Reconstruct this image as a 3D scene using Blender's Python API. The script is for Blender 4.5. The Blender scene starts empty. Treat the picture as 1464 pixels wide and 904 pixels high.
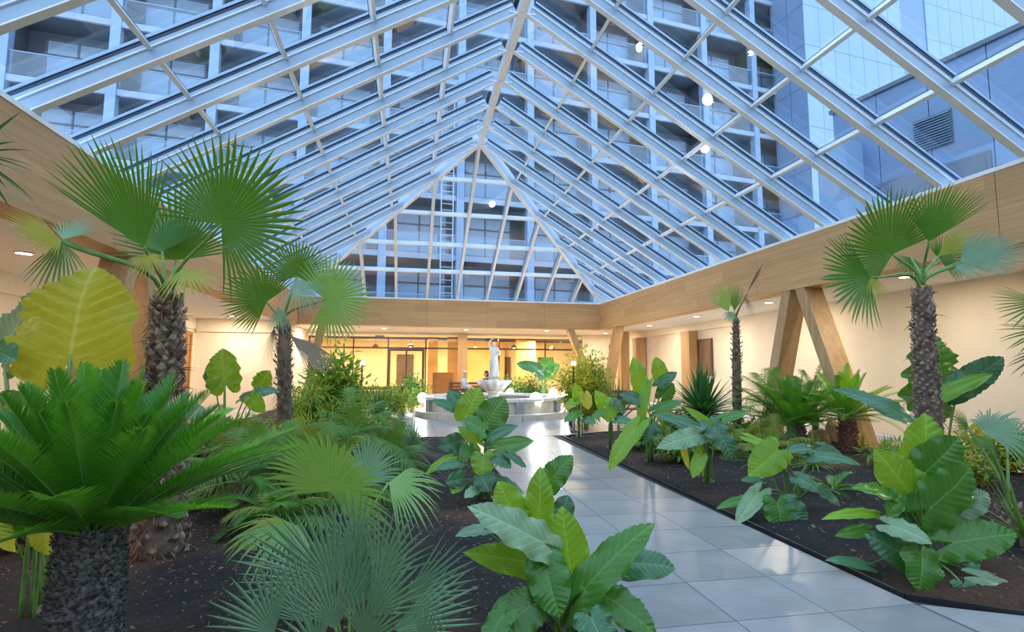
import bpy, bmesh, math, random
import numpy as np
from mathutils import Vector, Matrix

SC = bpy.context.scene
COL = SC.collection
rnd = random.Random(7)
PI = math.pi

# ------------------------------------------------------------------ camera
F_PX, YAW, PITCH, ROLL = 765.94, 0.190647, 0.0996409, 0.00357467
CAM = Vector((0.0, 0.0, 1.4))
fw = Vector((math.sin(YAW)*math.cos(PITCH), math.cos(YAW)*math.cos(PITCH), math.sin(PITCH)))
rt = Vector((math.cos(YAW), -math.sin(YAW), 0.0))
up = rt.cross(fw)
rt, up = math.cos(ROLL)*rt + math.sin(ROLL)*up, -math.sin(ROLL)*rt + math.cos(ROLL)*up
cam_data = bpy.data.cameras.new('camera')
cam_data.sensor_fit = 'HORIZONTAL'; cam_data.sensor_width = 36.0
cam_data.lens = F_PX/1464.0*36.0
cam_data.clip_start = 0.05; cam_data.clip_end = 300
cam = bpy.data.objects.new('camera', cam_data); COL.objects.link(cam)
m = Matrix((rt, up, -fw)).transposed().to_4x4(); m.translation = CAM
cam.matrix_world = m
SC.camera = cam

# ------------------------------------------------------------------ sky and exposure
SC.view_settings.view_transform = 'Standard'
SC.view_settings.look = 'None'
SC.view_settings.gamma = 1.0
SC.view_settings.use_curve_mapping = False
SC.view_settings.exposure = 0.65
W = bpy.data.worlds.new('dusk_sky'); SC.world = W; W.use_nodes = True
wn = W.node_tree.nodes; wl = W.node_tree.links
for n in list(wn): wn.remove(n)
wo = wn.new('ShaderNodeOutputWorld'); wb = wn.new('ShaderNodeBackground')
tc = wn.new('ShaderNodeTexCoord'); sep = wn.new('ShaderNodeSeparateXYZ'); cr = wn.new('ShaderNodeValToRGB')
wl.new(tc.outputs['Generated'], sep.inputs[0]); wl.new(sep.outputs['Z'], cr.inputs[0])
cr.color_ramp.elements[0].position = 0.0; cr.color_ramp.elements[0].color = (0.70, 0.83, 1.0, 1)
cr.color_ramp.elements[1].position = 0.7; cr.color_ramp.elements[1].color = (0.56, 0.75, 1.0, 1)
wl.new(cr.outputs[0], wb.inputs['Color']); wb.inputs['Strength'].default_value = 1.75
wl.new(wb.outputs[0], wo.inputs[0])
SC.cycles.max_bounces = 10; SC.cycles.transparent_max_bounces = 24
SC.cycles.diffuse_bounces = 4; SC.cycles.glossy_bounces = 4; SC.cycles.transmission_bounces = 6
SC.cycles.caustics_reflective = False; SC.cycles.caustics_refractive = False
SC.cycles.sample_clamp_indirect = 6.0

# ------------------------------------------------------------------ geometry helpers
def at(px, py, d):
    """world point seen at pixel (px,py), d metres ahead of the camera"""
    return CAM + (fw + rt*((px-732)/F_PX) - up*((py-452)/F_PX))*d

def ground(px, py, z=0.0):
    r = fw + rt*((px-732)/F_PX) - up*((py-452)/F_PX)
    return CAM + r*((z-CAM.z)/r.z)

def depth_of(p): return (Vector(p)-CAM).dot(fw)

def setp(o, label=None, cat=None, group=None, kind=None):
    if label: o['label'] = label
    if cat: o['category'] = cat
    if group: o['group'] = group
    if kind: o['kind'] = kind
    return o

def empty(name, loc=(0, 0, 0), label=None, cat=None, group=None, kind=None, rotz=0.0):
    o = bpy.data.objects.new(name, None); COL.objects.link(o)
    o.location = loc; o.rotation_euler = (0, 0, rotz)
    o.empty_display_size = 0.1
    return setp(o, label, cat, group, kind)

def link(name, mesh, mat=None, parent=None, loc=None):
    o = bpy.data.objects.new(name, mesh); COL.objects.link(o)
    if mat is not None and not mesh.materials: mesh.materials.append(mat)
    if parent is not None: o.parent = parent
    if loc is not None: o.location = loc
    return o

class MB:
    """mesh under construction: vertices, faces and optional uv per vertex"""
    def __init__(s): s.v = []; s.f = []; s.uv = []
    def add(s, vs, fs, uvs=None):
        b = len(s.v)
        s.v += [tuple(p) for p in vs]
        s.uv += list(uvs) if uvs else [(0.0, 0.0)]*len(vs)
        s.f += [tuple(i+b for i in f) for f in fs]
        return s
    def hexa(s, p):
        """8 corners: bottom ring 0-3, top ring 4-7"""
        return s.add(p, [(3, 2, 1, 0), (4, 5, 6, 7), (0, 1, 5, 4), (1, 2, 6, 5), (2, 3, 7, 6), (3, 0, 4, 7)])
    def box(s, lo, hi):
        x0, y0, z0 = lo; x1, y1, z1 = hi
        return s.hexa([(x0, y0, z0), (x1, y0, z0), (x1, y1, z0), (x0, y1, z0), (x0, y0, z1), (x1, y0, z1), (x1, y1, z1), (x0, y1, z1)])
    def cbox(s, c, d):
        return s.box([c[i]-d[i]/2 for i in range(3)], [c[i]+d[i]/2 for i in range(3)])
    def beam(s, a, b, side, nrm, w, z0, z1):
        """bar from a to b; width w along side, from z0 to z1 along nrm"""
        a, b, side, nrm = Vector(a), Vector(b), Vector(side)*(w/2), Vector(nrm)
        P = []
        for h in (z0, z1):
            P += [a-side+nrm*h, b-side+nrm*h, b+side+nrm*h, a+side+nrm*h]
        return s.hexa(P)
    def prism(s, poly, off):
        """planar polygon extruded by vector off"""
        n = len(poly); off = Vector(off)
        P = [Vector(p) for p in poly] + [Vector(p)+off for p in poly]
        fs = [tuple(range(n))[::-1], tuple(range(n, 2*n))]
        fs += [(i, (i+1) % n, (i+1) % n+n, i+n) for i in range(n)]
        return s.add(P, fs)
    def tube(s, pts, rad, n=8, cap=True):
        pts = [Vector(p) for p in pts]; k = len(pts)
        if not hasattr(rad, '__len__'): rad = [rad]*k
        b = []; uvs = []
        ref = Vector((0.13, 0.27, 0.95))
        for i, p in enumerate(pts):
            t = (pts[min(i+1, k-1)]-pts[max(i-1, 0)])
            t = t.normalized() if t.length > 1e-9 else Vector((0, 0, 1))
            u = ref - t*ref.dot(t)
            if u.length < 1e-3: u = Vector((1, 0, 0)) - t*t.x
            u.normalize(); w = t.cross(u); ref = u
            for j in range(n):
                a = 2*PI*j/n
                b.append(p + (u*math.cos(a)+w*math.sin(a))*rad[i]); uvs.append((j/n, i/max(1, k-1)))
        fs = [(i*n+j, i*n+(j+1) % n, (i+1)*n+(j+1) % n, (i+1)*n+j) for i in range(k-1) for j in range(n)]
        if cap: fs += [tuple(range(n))[::-1], tuple((k-1)*n+j for j in range(n))]
        return s.add(b, fs, uvs)
    def lathe(s, prof, n=24, c=(0, 0, 0), fn=None):
        """profile of (radius, z) round the z axis"""
        b = []
        for (r, z) in prof:
            for j in range(n):
                a = 2*PI*j/n
                rr = r*(fn(a, z) if fn else 1.0)
                b.append((c[0]+rr*math.cos(a), c[1]+rr*math.sin(a), c[2]+z))
        k = len(prof)
        fs = [(i*n+j, i*n+(j+1) % n, (i+1)*n+(j+1) % n, (i+1)*n+j) for i in range(k-1) for j in range(n)]
        fs += [tuple(range(n))[::-1], tuple((k-1)*n+j for j in range(n))]
        return s.add(b, fs)
    def ball(s, c, r, n=12, m_=8, sq=(1, 1, 1)):
        b = []
        for i in range(m_+1):
            th = PI*i/m_
            for j in range(n):
                a = 2*PI*j/n
                b.append((c[0]+r*sq[0]*math.sin(th)*math.cos(a), c[1]+r*sq[1]*math.sin(th)*math.sin(a), c[2]-r*sq[2]*math.cos(th)))
        fs = [(i*n+j, i*n+(j+1) % n, (i+1)*n+(j+1) % n, (i+1)*n+j) for i in range(m_) for j in range(n)]
        return s.add(b, fs)
    def grid(s, rows, uvrows=None):
        """rows of points -> quads"""
        h = len(rows); w = len(rows[0])
        vs = [p for r in rows for p in r]
        uvs = [u for r in uvrows for u in r] if uvrows else None
        fs = [(i*w+j, i*w+j+1, (i+1)*w+j+1, (i+1)*w+j) for i in range(h-1) for j in range(w-1)]
        return s.add(vs, fs, uvs)
    def mesh(s, name, origin=(0, 0, 0), smooth=False):
        me = bpy.data.meshes.new(name)
        o = origin
        me.from_pydata([(p[0]-o[0], p[1]-o[1], p[2]-o[2]) for p in s.v], [], s.f)
        uvl = me.uv_layers.new(name='UVMap')
        idx = np.empty(len(me.loops), dtype=np.int32); me.loops.foreach_get('vertex_index', idx)
        uv = np.array(s.uv, dtype=np.float32)[idx]
        uvl.data.foreach_set('uv', uv.ravel())
        if smooth: me.polygons.foreach_set('use_smooth', [True]*len(me.polygons))
        me.update()
        return me
    def build(s, name, mat, parent=None, origin=None, smooth=False, pos=None):
        """origin: world origin of the parent (its location); vertices are world coordinates"""
        o0 = origin if origin is not None else (tuple(parent.location) if parent is not None else (0, 0, 0))
        ob = link(name, s.mesh(name, o0, smooth), mat, parent)
        return ob

# ------------------------------------------------------------------ material helpers
class NT:
    def __init__(s, name):
        s.m = bpy.data.materials.new(name); s.m.use_nodes = True
        s.t = s.m.node_tree; s.n = s.t.nodes; s.l = s.t.links
        for x in list(s.n): s.n.remove(x)
        s.out = s.n.new('ShaderNodeOutputMaterial')
    def node(s, kind, ins=None, **props):
        x = s.n.new('ShaderNode'+kind)
        for k, v in props.items(): setattr(x, k, v)
        for k, v in (ins or {}).items(): s.put(x.inputs[k], v)
        return x
    def put(s, sock, v):
        if isinstance(v, bpy.types.NodeSocket): s.l.new(v, sock)
        elif isinstance(v, bpy.types.Node): s.l.new(v.outputs[0], sock)
        else: sock.default_value = v
    def math(s, op, a, b=0.0, c=0.0):
        x = s.n.new('ShaderNodeMath'); x.operation = op
        s.put(x.inputs[0], a); s.put(x.inputs[1], b); s.put(x.inputs[2], c)
        return x.outputs[0]
    def mix(s, fac, a, b, mode='MIX'):
        x = s.n.new('ShaderNodeMix'); x.data_type = 'RGBA'; x.blend_type = mode
        s.put(x.inputs[0], fac); s.put(x.inputs[6], a); s.put(x.inputs[7], b)
        return x.outputs[2]
    def ramp(s, fac, stops):
        x = s.n.new('ShaderNodeValToRGB'); e = x.color_ramp.elements
        while len(e) < len(stops): e.new(0.5)
        for i, (p, c) in enumerate(stops): e[i].position = p; e[i].color = (*c, 1)
        s.put(x.inputs[0], fac); return x.outputs[0]
    def bsdf(s, **ins):
        x = s.n.new('ShaderNodeBsdfPrincipled')
        for k, v in ins.items(): s.put(x.inputs[k.replace('_', ' ')], v)
        return x
    def done(s, x):
        s.l.new(x.outputs[0] if isinstance(x, bpy.types.Node) else x, s.out.inputs[0]); return s.m

def c4(c): return (c[0], c[1], c[2], 1.0)

def plain(name, col, rough=0.5, metal=0.0, var=0.12, scale=8.0, bump=0.0):
    t = NT(name)
    tcn = t.node('TexCoord')
    nz = t.node('TexNoise', {'Vector': tcn.outputs['Object'], 'Scale': scale, 'Detail': 4.0})
    lo = tuple(x*(1-var) for x in col); hi = tuple(min(1, x*(1+var)) for x in col)
    colr = t.ramp(nz.outputs['Fac'], [(0.3, lo), (0.7, hi)])
    b = t.bsdf(Base_Color=colr, Roughness=rough, Metallic=metal)
    if bump:
        bp = t.node('Bump', {'Height': nz.outputs['Fac'], 'Strength': bump, 'Distance': 0.02})
        t.l.new(bp.outputs[0], b.inputs['Normal'])
    return t.done(b)

def wood(name, c1, c2, axis='X', rough=0.5, scale=1.0, plank=0.0):
    """grain drawn out along one object axis; plank>0 gives tone steps per plank height"""
    t = NT(name)
    tcn = t.node('TexCoord')
    st = {'X': (0.35, 6, 14), 'Y': (6, 0.35, 14), 'Z': (9, 9, 0.5)}[axis]
    mp = t.node('Mapping', {'Vector': tcn.outputs['Object'], 'Scale': tuple(v*scale for v in st)})
    nz = t.node('TexNoise', {'Vector': mp.outputs[0], 'Scale': 1.6, 'Detail': 6.0, 'Roughness': 0.65, 'Distortion': 0.4})
    col = t.ramp(nz.outputs['Fac'], [(0.28, c2), (0.72, c1)])
    if plank:
        sp = t.node('SeparateXYZ', {0: tcn.outputs['Object']})
        fl = t.math('FLOOR', t.math('DIVIDE', sp.outputs['Z'], plank))
        ln = {'X': sp.outputs['X'], 'Y': sp.outputs['Y']}[axis]
        fl2 = t.math('FLOOR', t.math('ADD', t.math('DIVIDE', ln, 1.9), t.math('MULTIPLY', fl, 0.37)))
        cmb = t.node('CombineXYZ', {0: fl, 1: fl2, 2: 0.0})
        wn_ = t.node('TexWhiteNoise', {0: cmb.outputs[0]}, noise_dimensions='3D')
        col = t.mix(t.math('MULTIPLY', wn_.outputs['Value'], 0.35), col, c4(tuple(x*0.62 for x in c2)))
    b = t.bsdf(Base_Color=col, Roughness=rough)
    bp = t.node('Bump', {'Height': nz.outputs['Fac'], 'Strength': 0.15, 'Distance': 0.01})
    t.l.new(bp.outputs[0], b.inputs['Normal'])
    return t.done(b)

def glass(name, tint=(0.93, 0.97, 1.0), ior=1.5, rough=0.0, gain=1.0):
    t = NT(name)
    tr = t.node('BsdfTransparent', {'Color': c4(tint)})
    gl = t.node('BsdfGlossy', {'Color': (1, 1, 1, 1), 'Roughness': rough})
    lw = t.node('LayerWeight', {'Blend': 0.5})
    f0 = ((ior-1)/(ior+1))**2
    fac = t.math('MULTIPLY_ADD', t.math('POWER', lw.outputs['Facing'], 5.0), (1-f0)*gain, f0*gain)
    mx = t.node('MixShader', {0: fac, 1: tr.outputs[0], 2: gl.outputs[0]})
    return t.done(mx)

def emit(name, col, strength):
    t = NT(name)
    return t.done(t.node('Emission', {'Color': c4(col), 'Strength': strength}))

M = {}
M['alu'] = plain('painted_aluminium', (0.40, 0.52, 0.66), 0.32, 0.0, 0.04)
M['alu_bright'] = plain('white_lit_aluminium', (0.93, 0.94, 0.94), 0.25, 0.0, 0.04)  # also flange undersides: alu paint with light from below put into colour
M['gasket'] = plain('dark_gasket', (0.03, 0.05, 0.10), 0.5)
M['glass'] = glass('roof_glass', (0.90, 0.96, 1.0), 1.55, 0.0, 1.0)
M['wglass'] = glass('window_glass', (0.98, 0.98, 0.97), 1.5, 0.0, 0.8)
M['wood_x'] = wood('fascia_oak_x', (0.74, 0.45, 0.20), (0.53, 0.30, 0.12), 'X', 0.55, 1.0, 0.28)
M['wood_y'] = wood('fascia_oak_y', (0.74, 0.45, 0.20), (0.53, 0.30, 0.12), 'Y', 0.55, 1.0, 0.28)
M['wood_z'] = wood('post_oak', (0.56, 0.36, 0.18), (0.40, 0.23, 0.10), 'Z', 0.5)
M['wood_door'] = wood('door_oak', (0.46, 0.22, 0.07), (0.33, 0.14, 0.04), 'Z', 0.45)
M['bench'] = wood('bench_wood', (0.33, 0.13, 0.07), (0.2, 0.07, 0.04), 'X', 0.5)
M['plaster'] = plain('cream_plaster', (0.80, 0.70, 0.56), 0.8, 0, 0.06, 1.2)
M['ceil'] = plain('white_ceiling', (0.82, 0.80, 0.77), 0.8, 0, 0.03, 1.0)
M['band'] = plain('cream_band', (0.84, 0.74, 0.58), 0.7, 0, 0.03)
M['frame'] = plain('dark_frame', (0.10, 0.06, 0.035), 0.4)
M['terrazzo'] = plain('corridor_floor', (0.45, 0.38, 0.30), 0.3, 0, 0.1, 5)

# ------------------------------------------------------------------ hall dimensions
XC = 1.8837; HW = 6.0; XL, XR = XC-HW, XC+HW
YB = 21.32; YA = 14.711; RP = 1.1655       # back eave, apex, rafter spacing
ZE, ZR = 4.2, 7.815                        # eave and ridge (underside of rafters)
ZB = 3.09                                  # underside of the timber beam
YF = -4.6                                  # front wall, behind the camera
XWL, XWR, YG = -7.1, 10.2, 25.0            # outer walls and the back glazing

# ------------------------------------------------------------------ glass roof
def lerp(a, b, t): return Vector(a)*(1-t)+Vector(b)*t
roof = empty('ceiling', (XC, YA, ZE), kind='structure')
RO = tuple(roof.location)
nR = Vector((ZR-ZE, 0, HW)).normalized()     # normals, upward
nL = Vector((-(ZR-ZE), 0, HW)).normalized()
q = YB-YA
nB = Vector((0, ZR-ZE, q)).normalized()
GL = 0.266                                   # glass above rafter underside
EXT = 0.42/HW                                # the slopes run on past the curb, over the beam
rafter_n = 0
def rafter(a, b, side, nrm, w=0.08, deep=0.235):
    a, b = Vector(a), Vector(b)
    mb = MB(); mb.beam(a, b, side, nrm, w, 0.012, deep)
    r = mb.build('rafter', M['alu'], roof)
    mb = MB(); mb.beam(a, b, side, nrm, w*1.28, 0.0, 0.016); mb.build('flange', M['alu_bright'], r, RO)
    mb = MB(); mb.beam(a, b, side, nrm, w*1.5, deep-0.075, deep-0.058); mb.build('glazing_bead', M['alu_bright'], r, RO)
    mb = MB(); mb.beam(a, b, side, nrm, w*1.15, deep, GL-0.003); mb.build('gasket', M['gasket'], r, RO)
    mb = MB(); mb.beam(a, b, side, nrm, w*1.3, GL+0.013, GL+0.05); mb.build('cover_cap', M['alu'], r, RO)

def slope_pt(sgn, y, t):      # t<0 runs past the curb
    return Vector((XC+sgn*HW*(1-t), y, ZE+(ZR-ZE)*t))
def back_pt(x, t): return Vector((x, YB-q*t, ZE+(ZR-ZE)*t))
YN = YF+0.2
rafter_ys = [YA-k*RP for k in range(0, 17) if YA-k*RP > YN] 
for sgn in (-1, 1):
    nn = nR if sgn > 0 else nL
    for y in rafter_ys:
        rafter(slope_pt(sgn, y, -EXT), slope_pt(sgn, y, 0.985), (0, 1, 0), nn)
    for k in range(1, 6):                                  # jack rafters up to the hip
        y = YA+k*RP; t = 1-(y-YA)/q
        rafter(slope_pt(sgn, y, -EXT), slope_pt(sgn, y, t-0.01), (0, 1, 0), nn)
end_xs = [XC+1.2*k for k in range(-4, 5)]
for x in end_xs:
    t = 1-abs(x-XC)/HW
    rafter(back_pt(x, -0.42/q), back_pt(x, t-0.01), (1, 0, 0), nB, 0.07)
# hips
for sgn in (-1, 1):
    a = Vector((XC+sgn*HW*(1+EXT), YB+q*EXT, ZE-(ZR-ZE)*EXT)); b = Vector((XC, YA, ZR))
    d = (b-a).normalized(); side = d.cross(Vector((0, 0, 1))).normalized(); nn = side.cross(d)
    mb = MB(); mb.beam(a, b, side, nn, 0.09, 0.012, 0.36); r = mb.build('hip_rafter', M['alu'], roof)
    mb = MB(); mb.beam(a, b, side, nn, 0.12, -0.006, 0.014); mb.build('flange', M['alu_bright'], r, RO)
# ridge: a flat bar under the rafter heads
mb = MB(); mb.beam((XC, YN, ZR-0.02), (XC, YA, ZR-0.02), (1, 0, 0), (0, 0, 1), 0.12, 0.0, 0.22)
r = mb.build('ridge_beam', M['alu'], roof)
mb = MB(); mb.beam((XC, YN, ZR-0.03), (XC, YA+0.03, ZR-0.03), (1, 0, 0), (0, 0, 1), 0.15, 0.0, 0.02); mb.build('flange', M['alu_bright'], r, RO)
for y in rafter_ys:                                        # gusset plates at each rafter head
    mb = MB(); mb.cbox((XC, y, ZR-0.04), (0.5, 0.10, 0.022)); mb.build('ridge_gusset', M['alu_bright'], roof)

def clip(poly, f):
    out = []
    for i in range(len(poly)):
        a, b = poly[i], poly[(i+1) % len(poly)]
        fa, fb = f(a), f(b)
        if fa >= 0: out.append(a)
        if (fa >= 0) != (fb >= 0):
            t = fa/(fa-fb); out.append((a[0]+(b[0]-a[0])*t, a[1]+(b[1]-a[1])*t))
    return out
TT = [-EXT, 0.2, 0.4, 0.6, 0.8, 1.0]
for sgn in (-1, 1):
    nn = nR if sgn > 0 else nL
    ys = sorted(rafter_ys+[YA+k*RP for k in range(1, 7)]+[YN])
    for i in range(len(ys)-1):
        y0, y1 = ys[i], ys[i+1]
        for j in range(5):
            poly = [(y0, TT[j]), (y1, TT[j]), (y1, TT[j+1]), (y0, TT[j+1])]
            poly = clip(poly, lambda p: (YA+q*(1-p[1]))-p[0])
            if len(poly) < 3: continue
            P = [slope_pt(sgn, a, b)+nn*GL for a, b in poly]
            MB().prism(P, nn*0.01).build('pane', M['glass'], roof)
        for t in TT[1:5]:                                  # purlins between neighbouring rafters
            ye = min(y1, YA+q*(1-t))
            if ye-y0 < 0.15: continue
            a = slope_pt(sgn, y0+0.04, t); b = slope_pt(sgn, ye-0.04, t)
            ds = Vector((-sgn*HW, 0, ZR-ZE)).normalized()
            mb = MB(); mb.beam(a, b, ds, nn, 0.055, 0.14, 0.254)
            pu = mb.build('purlin', M['alu_bright'], roof)
            mb = MB(); mb.beam(a, b, ds, nn, 0.065, 0.254, 0.263); mb.build('gasket', M['gasket'], pu, RO)
xs = [XC-7.2]+[XC-6.0]+end_xs+[XC+6.0]+[XC+7.2]
for i in range(len(xs)-1):
    x0, x1 = xs[i], xs[i+1]
    for j in range(5):
        poly = [(x0, TT[j]), (x1, TT[j]), (x1, TT[j+1]), (x0, TT[j+1])]
        poly = clip(poly, lambda p: HW*(1-p[1])-(p[0]-XC)); poly = clip(poly, lambda p: HW*(1-p[1])+(p[0]-XC))
        if len(poly) < 3: continue
        MB().prism([back_pt(a, b)+nB*GL for a, b in poly], nB*0.01).build('pane', M['glass'], roof)
    for t in TT[1:5]:
        lim = HW*(1-t); a0, a1 = max(x0, XC-lim), min(x1, XC+lim)
        if a1-a0 < 0.15: continue
        mb = MB(); mb.beam(back_pt(a0+0.035, t), back_pt(a1-0.035, t), Vector((0, -q, ZR-ZE)).normalized(), nB, 0.05, 0.09, 0.254)
        mb.build('purlin', M['alu_bright'], roof)

# ------------------------------------------------------------------ timber beam round the opening, in panels
TH = 0.45
def fascia(name, a, b, out, mat, n):
    """a,b: inner bottom corners; out: outward unit vector"""
    root = empty(name, a, kind='structure')
    a, b, out = Vector(a), Vector(b), Vector(out)
    d = (b-a); L = d.length; d.normalize()
    for i in range(n):
        p0 = a+d*(L*i/n+0.004); p1 = a+d*(L*(i+1)/n-0.004)
        MB().prism([p0, p1, p1+out*TH, p0+out*TH], (0, 0, ZE-ZB-0.06)).build('panel', mat, root)
    mb = MB(); mb.prism([a-out*0.012, b-out*0.012, b+out*TH, a+out*TH], (0, 0, 0.06))
    o = mb.build('curb', M['alu_bright'], root)
    o.location = (0, 0, ZE-ZB-0.06)
    up2 = Vector((0, 0, 0.02))
    mb = MB(); mb.prism([p+up2 for p in (a+out*0.01, b+out*0.01, b+out*(TH-0.01), a+out*(TH-0.01))], (0, 0, ZE-ZB-0.09))
    mb.build('core', M['frame'], root)
    return root
fascia('trim_left', (XL, YF, ZB), (XL, YB, ZB), (-1, 0, 0), M['wood_y'], 10)
fascia('trim_right', (XR, YB, ZB), (XR, YF, ZB), (1, 0, 0), M['wood_y'], 10)
fascia('trim_back', (XL, YB, ZB), (XR, YB, ZB), (0, 1, 0), M['wood_x'], 5)
fascia('trim_front', (XR, YF, ZB), (XL, YF, ZB), (0, -1, 0), M['wood_x'], 5)

def struct(name, mb, mat, parent=None):
    o = mb.build(name, mat, parent)
    if parent is None: o['kind'] = 'structure'
    return o
# ceilings of the walkway round the garden, and the slab above them
for nm, lo, hi in (('ceiling_left', (XWL-0.3, YF-2.2, ZB), (XL-TH, YG+0.2, ZB+0.12)), ('ceiling_right', (XR+TH, YF-2.2, ZB), (XWR+0.3, YG+0.2, ZB+0.12)),
                   ('ceiling_back', (XL-TH, YB+TH, ZB), (XR+TH, YG+0.2, ZB+0.12)), ('ceiling_front', (XL-TH, YF-2.2, ZB), (XR+TH, YF-TH, ZB+0.12))):
    struct(nm, MB().box(lo, hi), M['ceil'])
for nm, lo, hi in (('roof_left', (XWL-0.3, YF-2.2, ZB+0.125), (XL-TH-0.01, YG+0.2, ZE-0.2)), ('roof_right', (XR+TH+0.01, YF-2.2, ZB+0.125), (XWR+0.3, YG+0.2, ZE-0.2)),
                   ('roof_back', (XL-TH-0.005, YB+TH+0.01, ZB+0.125), (XR+TH+0.005, YG+6, ZE-0.2)), ('roof_front', (XL-TH-0.005, YF-2.2, ZB+0.125), (XR+TH+0.005, YF-TH-0.01, ZE-0.2))):
    o = struct(nm, MB().box(lo, hi), M['alu'])
# outer walls
struct('wall_right', MB().box((XWR, YF-2.2, 0), (XWR+0.3, 14.85, ZB)), M['plaster'])
wr2 = struct('wall_right.001', MB().box((XWR+0.12, 14.85, 0), (XWR+0.32, YG+0.2, ZB)), M['plaster'])
MB().box((XWR+0.02, 14.85, 2.83), (XWR+0.12, YG, ZB)).build('band', M['band'], wr2)
wl1 = struct('wall_left', MB().box((XWL-0.3, YF-2.2, 0), (XWL, 19.8, ZB)), M['plaster'])
MB().box((XWL, YF-2.2, 2.72), (XWL+0.06, 19.7, ZB)).build('band', M['band'], wl1)
wl2 = struct('wall_left.001', MB().box((XWL, 19.8, 0), (-4.35, 20.1, ZB)), M['plaster'])
MB().box((XWL+0.06, 19.72, 2.64), (-4.35, 19.8, ZB)).build('band', M['band'], wl2)
struct('wall_left.002', MB().box((-4.55, 20.1, 0), (-4.35, YG, ZB)), M['plaster'])
struct('wall_front', MB().box((XWL, YF-2.4, 0), (XWR, YF-2.2, ZB)), M['plaster'])
# ground
struct('floor', MB().box((XWL-0.3, YF-2.4, -0.3), (XWR+0.35, YG+6, -0.05)), M['terrazzo'])

# ------------------------------------------------------------------ posts carrying the timber beam
def leg(name, a, b, wx, wy, parent):
    """slanted square timber from foot a to head b, cut level at both ends"""
    a, b = Vector(a), Vector(b)
    P = [p+Vector(o) for p in (a, b) for o in ((-wx/2, -wy/2, 0), (wx/2, -wy/2, 0), (wx/2, wy/2, 0), (-wx/2, wy/2, 0))]
    return MB().hexa(P).build(name, M['wood_z'], parent)
def vpost(x, y_head1, y_head2, y_foot1, y_foot2, label, group=None):
    r = empty('timber_support', (x, (y_head1+y_head2)/2, 0), label, 'post', group)
    leg('leg', (x, y_foot1, 0), (x, y_head1, ZB), 0.42, 0.27, r)
    leg('leg', (x, y_foot2, 0), (x, y_head2, ZB), 0.42, 0.27, r)
    return r
vpost(XR+0.22, 9.62, 10.02, 8.45, 11.0, 'inverted V of two oak legs under the beam, by the cream wall behind the cycads')
vpost(XL-0.22, 9.05, 9.5, 7.95, 10.4, 'inverted V of two oak legs under the beam, beside the huge yellow-green leaf')
def cpost(x0, x, sx, label):
    r = empty('corner_support', (x, YB+0.22, 0), label, 'post')
    leg('leg', (x, YB+0.22, 0), (x0, YB+0.22, ZB), 0.27, 0.36, r)
    if sx > 0: leg('leg', (x+sx*0.22, YB-0.1, 0), (x+sx*0.22, YB-1.6, ZB), 0.36, 0.27, r)
cpost(6.62, XR-0.05, 1, 'pair of slanted oak legs meeting at the floor behind the yellow-lit bush')
cpost(-3.25, XL+0.3, -1, 'slanted oak leg at the far corner behind the bushy green tree')

# straight wooden posts by the back glazing and side walls
def post(name, lo, hi, label, mat='wood_z'):
    o = MB().box(lo, hi).build(name, M[mat]); o.data.transform(Matrix.Translation((-lo[0], -lo[1], -lo[2]))); o.location = lo
    setp(o, label, 'post'); return o
post('wooden_column', (2.24, 24.55, 0), (2.66, 24.9, ZB-0.08), 'square oak column before the glazing beside the seated man')
post('wooden_column', (9.15, 22.2, 0), (9.55, 22.6, ZB-0.01), 'square oak column left of the framed window on the far wall')
post('wooden_column', (9.86, 22.1, 0), (10.28, 22.6, 2.82), 'dark oak column in the far corner under the cream band')
post('wooden_column', (9.95, 17.8, 0), (10.3, 18.4, 2.82), 'oak column on the side wall beside the small dark window')
post('wooden_column', (-4.33, 19.7, 0), (-4.05, 20.0, ZB-0.01), 'tan oak column behind the palm with the dead leaf skirt')

# wooden doors and panels on the left wall
def panel_door(name, x, y0, y1, z1, planks):
    r = empty(name, (x, (y0+y1)/2, 0), kind='structure')
    w = (y1-y0)/planks
    for i in range(planks):
        MB().box((x, y0+w*i+0.006, 0.0), (x+0.05, y0+w*(i+1)-0.006, z1)).build('plank', M['wood_door'], r)
    for y in (y0-0.1, y1):
        MB().box((x, y, 0), (x+0.09, y+0.1, z1+0.1)).build('jamb', M['wood_door'], r)
    MB().box((x, y0, z1), (x+0.09, y1, z1+0.1)).build('lintel', M['wood_door'], r)
    MB().tube([(x+0.05, y0+0.12, 1.05), (x+0.11, y0+0.12, 1.05), (x+0.11, y0+0.28, 1.05)], 0.012).build('handle', M['frame'], r)
panel_door('door_1', XWL, 8.2, 10.4, 2.5, 8)
panel_door('door_2', XWL, 14.6, 16.2, 2.5, 6)
panel_door('door_3', XWL, 17.4, 19.3, 2.5, 6)

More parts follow.
